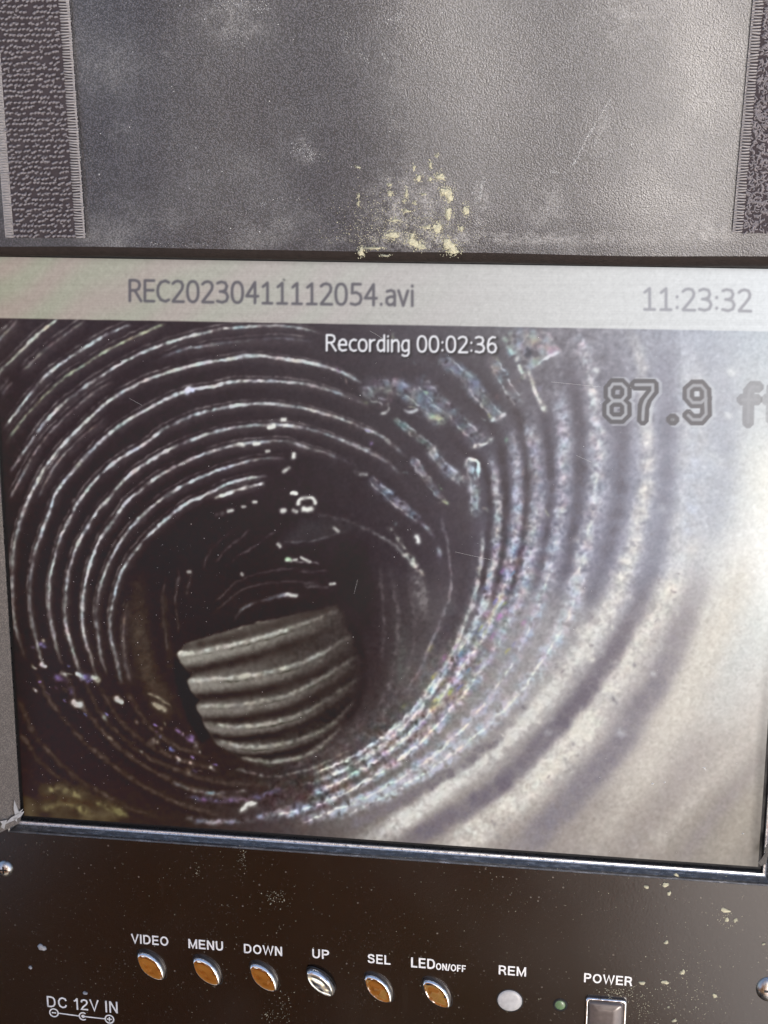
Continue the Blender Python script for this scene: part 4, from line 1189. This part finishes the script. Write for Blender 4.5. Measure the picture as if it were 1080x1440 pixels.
for poly in ([(1066,1212),(1072,1205),(1076,1198),(1080,1202),(1077,1214),(1070,1217)], [(1074,1196),(1079,1186),(1084,1190),(1080,1202)]):
    shard(tb2, [P(px, py, .0034) for px, py in poly], .0034)
tb2.build('frayed_corner', simple('grey_fray', (.06, .055, .05), .8), hood)

# ================================================================== DIRT
def flake_mesh(name, rx, ry, th, seed, n=13):
    r = random.Random(seed)
    V = [(0, 0, th)]; F = []
    ph = [r.uniform(0, 6.28) for _ in range(3)]
    for ring, (s, z) in enumerate(((.55, th * .9), (.92, th * .55), (1.0, 0.0))):
        for i in range(n):
            a = 2 * math.pi * i / n
            k = s * (1 + .20 * math.sin(2 * a + ph[0]) + .13 * math.sin(3 * a + ph[1]) + .10 * math.sin(5 * a + ph[2]) + r.uniform(-.10, .10))
            V.append((rx * k * math.cos(a), ry * k * math.sin(a), z * r.uniform(.6, 1.2)))
    for i in range(n): F.append((0, 1 + i, 1 + (i + 1) % n))
    for ring in range(2):
        for i in range(n):
            a, b = 1 + ring * n + i, 1 + ring * n + (i + 1) % n
            F.append((a, a + n, b + n, b))
    return from_py(name, V, F)

def crumbs(name, spots, mat, parent, zf):
    """many tiny crumbs joined: (x, y, radius)"""
    mb = MB()
    for x, y, r in spots:
        n = random.randint(4, 6); a0 = random.uniform(0, 6.28)
        e = random.uniform(.5, 1.0); t = random.uniform(0, 3.14)
        V = []
        for i in range(n):
            a = a0 + 2 * math.pi * i / n; k = r * random.uniform(.7, 1.25)
            u, v = k * math.cos(a), k * math.sin(a) * e
            V.append((x + u * math.cos(t) - v * math.sin(t), y + u * math.sin(t) + v * math.cos(t), zf(x, y)))
        V.append((x, y, zf(x, y) + r * .55))
        mb.add(V, [(i, (i + 1) % n, n) for i in range(n)])
    return tag(mb.build(name, mat, parent), kind='stuff')

zflap = lambda x, s: WOB(x, s) + .00002
# cream mud on the flap
mudspec = [(580,225,17,18),(655,140,8,20),(552,155,6,12),(718,215,24,22),(748,310,30,26),(775,335,26,30),(770,450,20,34),(880,430,17,30),(700,540,24,34),(770,645,34,34),(800,680,36,24),(545,630,34,26),(590,655,36,18),(415,585,34,22),(505,320,8,28),(490,365,7,12),(505,430,20,10),(400,320,12,18),(398,265,10,9),(850,545,14,14),(215,690,20,26),(285,668,55,8),(430,490,22,10),(540,590,16,16),(635,535,26,9),(370,715,26,6),(655,230,14,12),(200,385,7,14),(200,335,6,12),(195,155,12,6),(695,85,8,8),(555,380,7,8),(610,325,12,6)]
small = []
for i, (zx, zy, rx, ry) in enumerate(mudspec):
    px, py = 460 + zx / 4.5, 200 + zy / 4.5
    x, s = PF(px, py)
    r1, r2 = rx / 4.5 * .000142, ry / 4.5 * .000142
    o = obj('mud_flake', flake_mesh('mud_flake', r1 * .95, r2 * .95, .0005, i), MUD, flap, False, (x, s, zflap(x, s)))
    for k in range(int(16 + rx * ry / 9)):
        a, d = random.uniform(0, 6.28), random.gauss(1.1, .5)
        xx, ss = x + r1 * d * math.cos(a), s + r2 * d * math.sin(a)
        if ss > .0012: small.append((xx, ss, random.uniform(.00004, .00015)))
for k in range(1500):
    px = random.gauss(565, 48); py = 342 - abs(random.gauss(0, 34))
    x, s = PF(px, py)
    if s > .001: small.append((x, s, random.uniform(.00003, .00011)))
crumbs('mud_crumbs', small, MUD, flap, zflap)
# chalky scuffs and specks: strings of crumbs along the marks in the photograph
sc_ = []
def scuff(pts, n, w, rmax=.00010):
    q = spline(pts, 1.0)
    for k in range(n):
        px, py = q[random.randrange(len(q))]
        x, s = PF(px + random.gauss(0, w), py + random.gauss(0, w))
        if s > .001: sc_.append((x, s, random.uniform(.00003, rmax)))
scuff([(774,242),(790,243),(803,236),(815,215),(828,190),(846,160),(859,140)], 230, 1.0)
scuff([(836,205),(850,175),(858,145)], 70, 1.2, .00007)
scuff([(671,255),(668,280),(672,318)], 60, 1.6); scuff([(680,252),(674,280)], 110, 1.6)
scuff([(700,250),(760,225),(800,210)], 25, 3, .00006)
scuff([(338,302),(360,292),(400,278),(425,282)], 34, 1.5)
scuff([(305,10),(330,3),(360,12),(380,8)], 150, 5); scuff([(320,45),(340,60)], 60, 9, .00008)
scuff([(835,5),(870,20),(900,15)], 90, 4); scuff([(870,50),(893,30),(905,20)], 110, 3); scuff([(918,5),(930,20)], 45, 2)
scuff([(412,205),(432,212),(440,225)], 110, 6); scuff([(545,30),(560,25),(570,20)], 50, 3); scuff([(510,75),(518,88)], 30, 2)
scuff([(485,45),(488,55)], 18, 3); scuff([(540,75),(545,85)], 22, 2)
scuff([(745,330),(770,300),(785,270)], 170, 7, .00007); scuff([(985,325),(1010,322)], 90, 7, .00008)
scuff([(820,322),(870,325),(930,330)], 90, 5, .00007); scuff([(600,345),(690,340),(800,338)], 120, 4, .00007)
scuff([(180,343),(240,344),(290,343)], 60, 1.5, .00009)
scuff([(976,250),(980,300)], 30, 2, .00006); scuff([(920,210),(970,205)], 25, 3, .00006)
scuff([(560,0),(565,120),(550,300)], 120, 9, .00005); scuff([(575,0),(572,200)], 60, 4, .00005)
scuff([(125,80),(150,95),(165,110)], 50, 4, .00006)
for k in range(260):
    x, s = PF(random.uniform(125, 1020), random.uniform(0, 335))
    sc_.append((x, s, random.choice([.00003, .00004, .00005, .00005, .00008, .00013])))
crumbs('chalk_crumbs', sc_, CHALK, flap, zflap)

# mud on the control panel
zp = lambda x, y: PZ + .00003
for i, (px, py, rx, ry) in enumerate([(1020,1280,8,4),(1022,1293,3,5),(1034,1294,3,4),(909,1247,5,3),(936,1244,6,4),(941,1256,3,5),(937,1325,4,3.5),(960,1367,4,5),(1005,1400,4,4),(903,1382,5,4),(935,1381,6,4),(951,1230,4,3),(1074,1327,3,2),(59,1332,8,6.5),(43,1360,3,3),(120,1396,4,3),(948,1435,4,3),(940,1416,2,2)]):
    x, y = P(px, py, PZ)
    wet = px < 200
    obj('dirt_fleck', flake_mesh('dirt_fleck', rx * U * .8, ry * U * .8, .0003 if not wet else .0006, 50 + i, 13), LENS if wet else MUD, panel, wet, (x, y, PZ + .00003))
pc_ = []
for k in range(1100):
    px, py = random.uniform(0, 1080), 1165 + 275 * random.random()
    py += max(0, (px - 0) * .05 - 0)
    x, y = P(px, py, PZ)
    pc_.append((x, y, random.choice([.00003, .00004, .00004, .00006, .00009])))
for cx, cy, n, sgx, sgy in [(340,1208,22,4,9),(390,1262,34,9,5),(278,1226,12,3,6),(400,1420,26,8,14),(380,1428,20,6,5),(870,1395,70,14,5),(960,1395,120,30,30),(1020,1290,30,10,8),(905,1420,40,10,12),(350,1300,20,30,30)]:
    for k in range(int(n * 1.8)):
        x, y = P(random.gauss(cx, sgx), random.gauss(cy, sgy), PZ)
        pc_.append((x, y, random.uniform(.00003, .00013)))
crumbs('panel_dust', pc_, MUD, panel, zp)
# dust lying on the display glass
dd = []
for k in range(620):
    px, py = random.uniform(0, 1075), random.uniform(460, 1200)
    if random.random() < .55: px = random.uniform(20, 330); py = random.uniform(700, 1140)
    x, y = P(px, py)
    if abs(x) < SW / 2 - .001 and abs(y) < SH / 2 - .001: dd.append((x, y, random.choice([.00003, .00004, .00005, .00006, .00010])))
for px, py, r in [(990,1080,.0004),(918,1102,.00035),(1045,1172,.0003),(992,1082,.0002),(935,1100,.00025)]:
    x, y = P(px, py); dd.append((x, y, r))
crumbs('glass_dust', dd, CHALK, display, lambda x, y: .00006)
# pale hairline scratches on the glass
sm = MB()
for (ax, ay, bx, by) in [(775,537,845,544),(810,640,832,650),(498,835,503,815),(640,776,690,787),(182,560,200,570),(520,465,545,480)]:
    x0, y0 = P(ax, ay); x1, y1 = P(bx, by); bar2d(sm, x0, y0, x1, y1, .000028, .00007)
tag(sm.build('hairline_scratches', CHALK, display), kind='stuff')

# ================================================================== SURROUNDINGS
def ground_mat():
    m, nt, b = material('bare_dirt')
    k = N(nt); c = k.coord()
    k.link(k.mix(k.ramp(k.noise(c, 6, 8, 0.65), .3, .7), (0.10, 0.075, 0.05), (0.22, 0.175, 0.125)), b.inputs['Base Color'])
    b.inputs['Roughness'].default_value = 0.95
    k.link(k.bump(k.noise(c, 60, 6), .6, .02), b.inputs['Normal'])
    return m
g = MB(); S = 60
g.add([(-S, -S, 0), (S, -S, 0), (S, S, 0), (-S, S, 0)], [(0, 1, 2, 3)])
tag(g.build('ground', ground_mat()), kind='structure')

# the unseen photographer kneels behind the camera, widened to fill the panel's reflections; the silver buttons mirror the orange jacket
def make_unseen_person():
    def skin(name, verts, edges, root, mat, parent=None):
        me = D.meshes.new(name)
        me.from_pydata([v[:3] for v in verts], edges, [])
        o = D.objects.new(name, me); COL.objects.link(o)
        md = o.modifiers.new('skin', 'SKIN'); md.use_smooth_shade = True
        for i, v in enumerate(verts):
            sv = me.skin_vertices[0].data[i]
            sv.radius = (v[3], v[4] if len(v) > 4 else v[3]); sv.use_root = (i == root)
        ss = o.modifiers.new('sub', 'SUBSURF'); ss.levels = 2; ss.render_levels = 2
        if parent: o.parent = parent
        me.materials.append(mat)
        return o
    SKINM = simple('skin_tone', (0.42, 0.26, 0.19), 0.5)
    JACKET = simple('orange_safety_jacket', (0.97, 0.36, 0.035), 0.75)
    TROUSERS = simple('dark_trousers', (0.03, 0.035, 0.05), 0.85)
    ox, oy = -0.11, -0.54
    V = [(0, -.02, .36, .13, .11), (0, -.01, .48, .20, .12), (0, 0, .62, .21, .12), (0, -.01, .76, .17, .10), (0, 0, .86, .055), (0, .03, .93, .07), (0, .04, 1.02, .09, .10), (0, .04, 1.10, .075),
         (-.17, 0, .78, .062), (-.24, .12, .60, .048), (-.10, .33, .50, .036), (.02, .45, .50, .034),
         (.17, 0, .78, .062), (.25, .05, .56, .048), (.17, .20, .42, .036), (.13, .26, .40, .034),
         (-.10, .0, .30, .085), (-.14, .28, .20, .070), (-.14, .30, .075, .06), (-.12, -.05, .07, .05), (-.12, -.20, .05, .035),
         (.10, .0, .30, .085), (.14, .28, .20, .070), (.14, .30, .075, .06), (.12, -.05, .07, .05), (.12, -.20, .05, .035)]
    E_ = [(0, 1), (1, 2), (2, 3), (3, 4), (4, 5), (5, 6), (6, 7), (3, 8), (8, 9), (9, 10), (10, 11), (3, 12), (12, 13), (13, 14), (14, 15), (0, 16), (16, 17), (17, 18), (18, 19), (19, 20), (0, 21), (21, 22), (22, 23), (23, 24), (24, 25)]
    V = [(v[0] + ox, v[1] + oy, *v[2:]) for v in V]
    body = skin('person', V, E_, 0, JACKET)
    # trousers below the jacket hem, skin on the head
    dg = bpy.context.evaluated_depsgraph_get()
    me = D.meshes.new_from_object(body.evaluated_get(dg))
    body.modifiers.clear(); body.data = me
    me.materials.clear()
    for mm in (JACKET, TROUSERS, SKINM): me.materials.append(mm)
    for p in me.polygons:
        p.use_smooth = True
        z = p.center.z; p.material_index = 2 if z > .875 else (1 if z < .17 else 0)
    for hx, hy, hz, sg in ((.02 + ox, .47 + oy, .50, 1), (.13 + ox, .28 + oy, .395, -1)):
        hv = [(hx, hy, hz, .026, .016), (hx + .0, hy + .05, hz - .005, .034, .014)]
        he = [(0, 1)]
        for i, (dx, l) in enumerate(((-.027, .055), (-.009, .065), (.009, .062), (.026, .05))):
            b0 = len(hv); hv += [(hx + dx, hy + .075, hz - .008, .009), (hx + dx * 1.05, hy + .075 + l * .55, hz - .02, .0085), (hx + dx * 1.05, hy + .075 + l * .8, hz - .042, .0075)]
            he += [(1, b0), (b0, b0 + 1), (b0 + 1, b0 + 2)]
        b0 = len(hv); hv += [(hx + sg * .035, hy + .03, hz - .008, .011), (hx + sg * .052, hy + .06, hz - .02, .009)]; he += [(0, b0), (b0, b0 + 1)]
        skin('hand', hv, he, 0, SKINM, body)
    tag(body, 'kneeling person in an orange safety jacket mirrored in the silver buttons', 'person')
    return body
person = make_unseen_person()
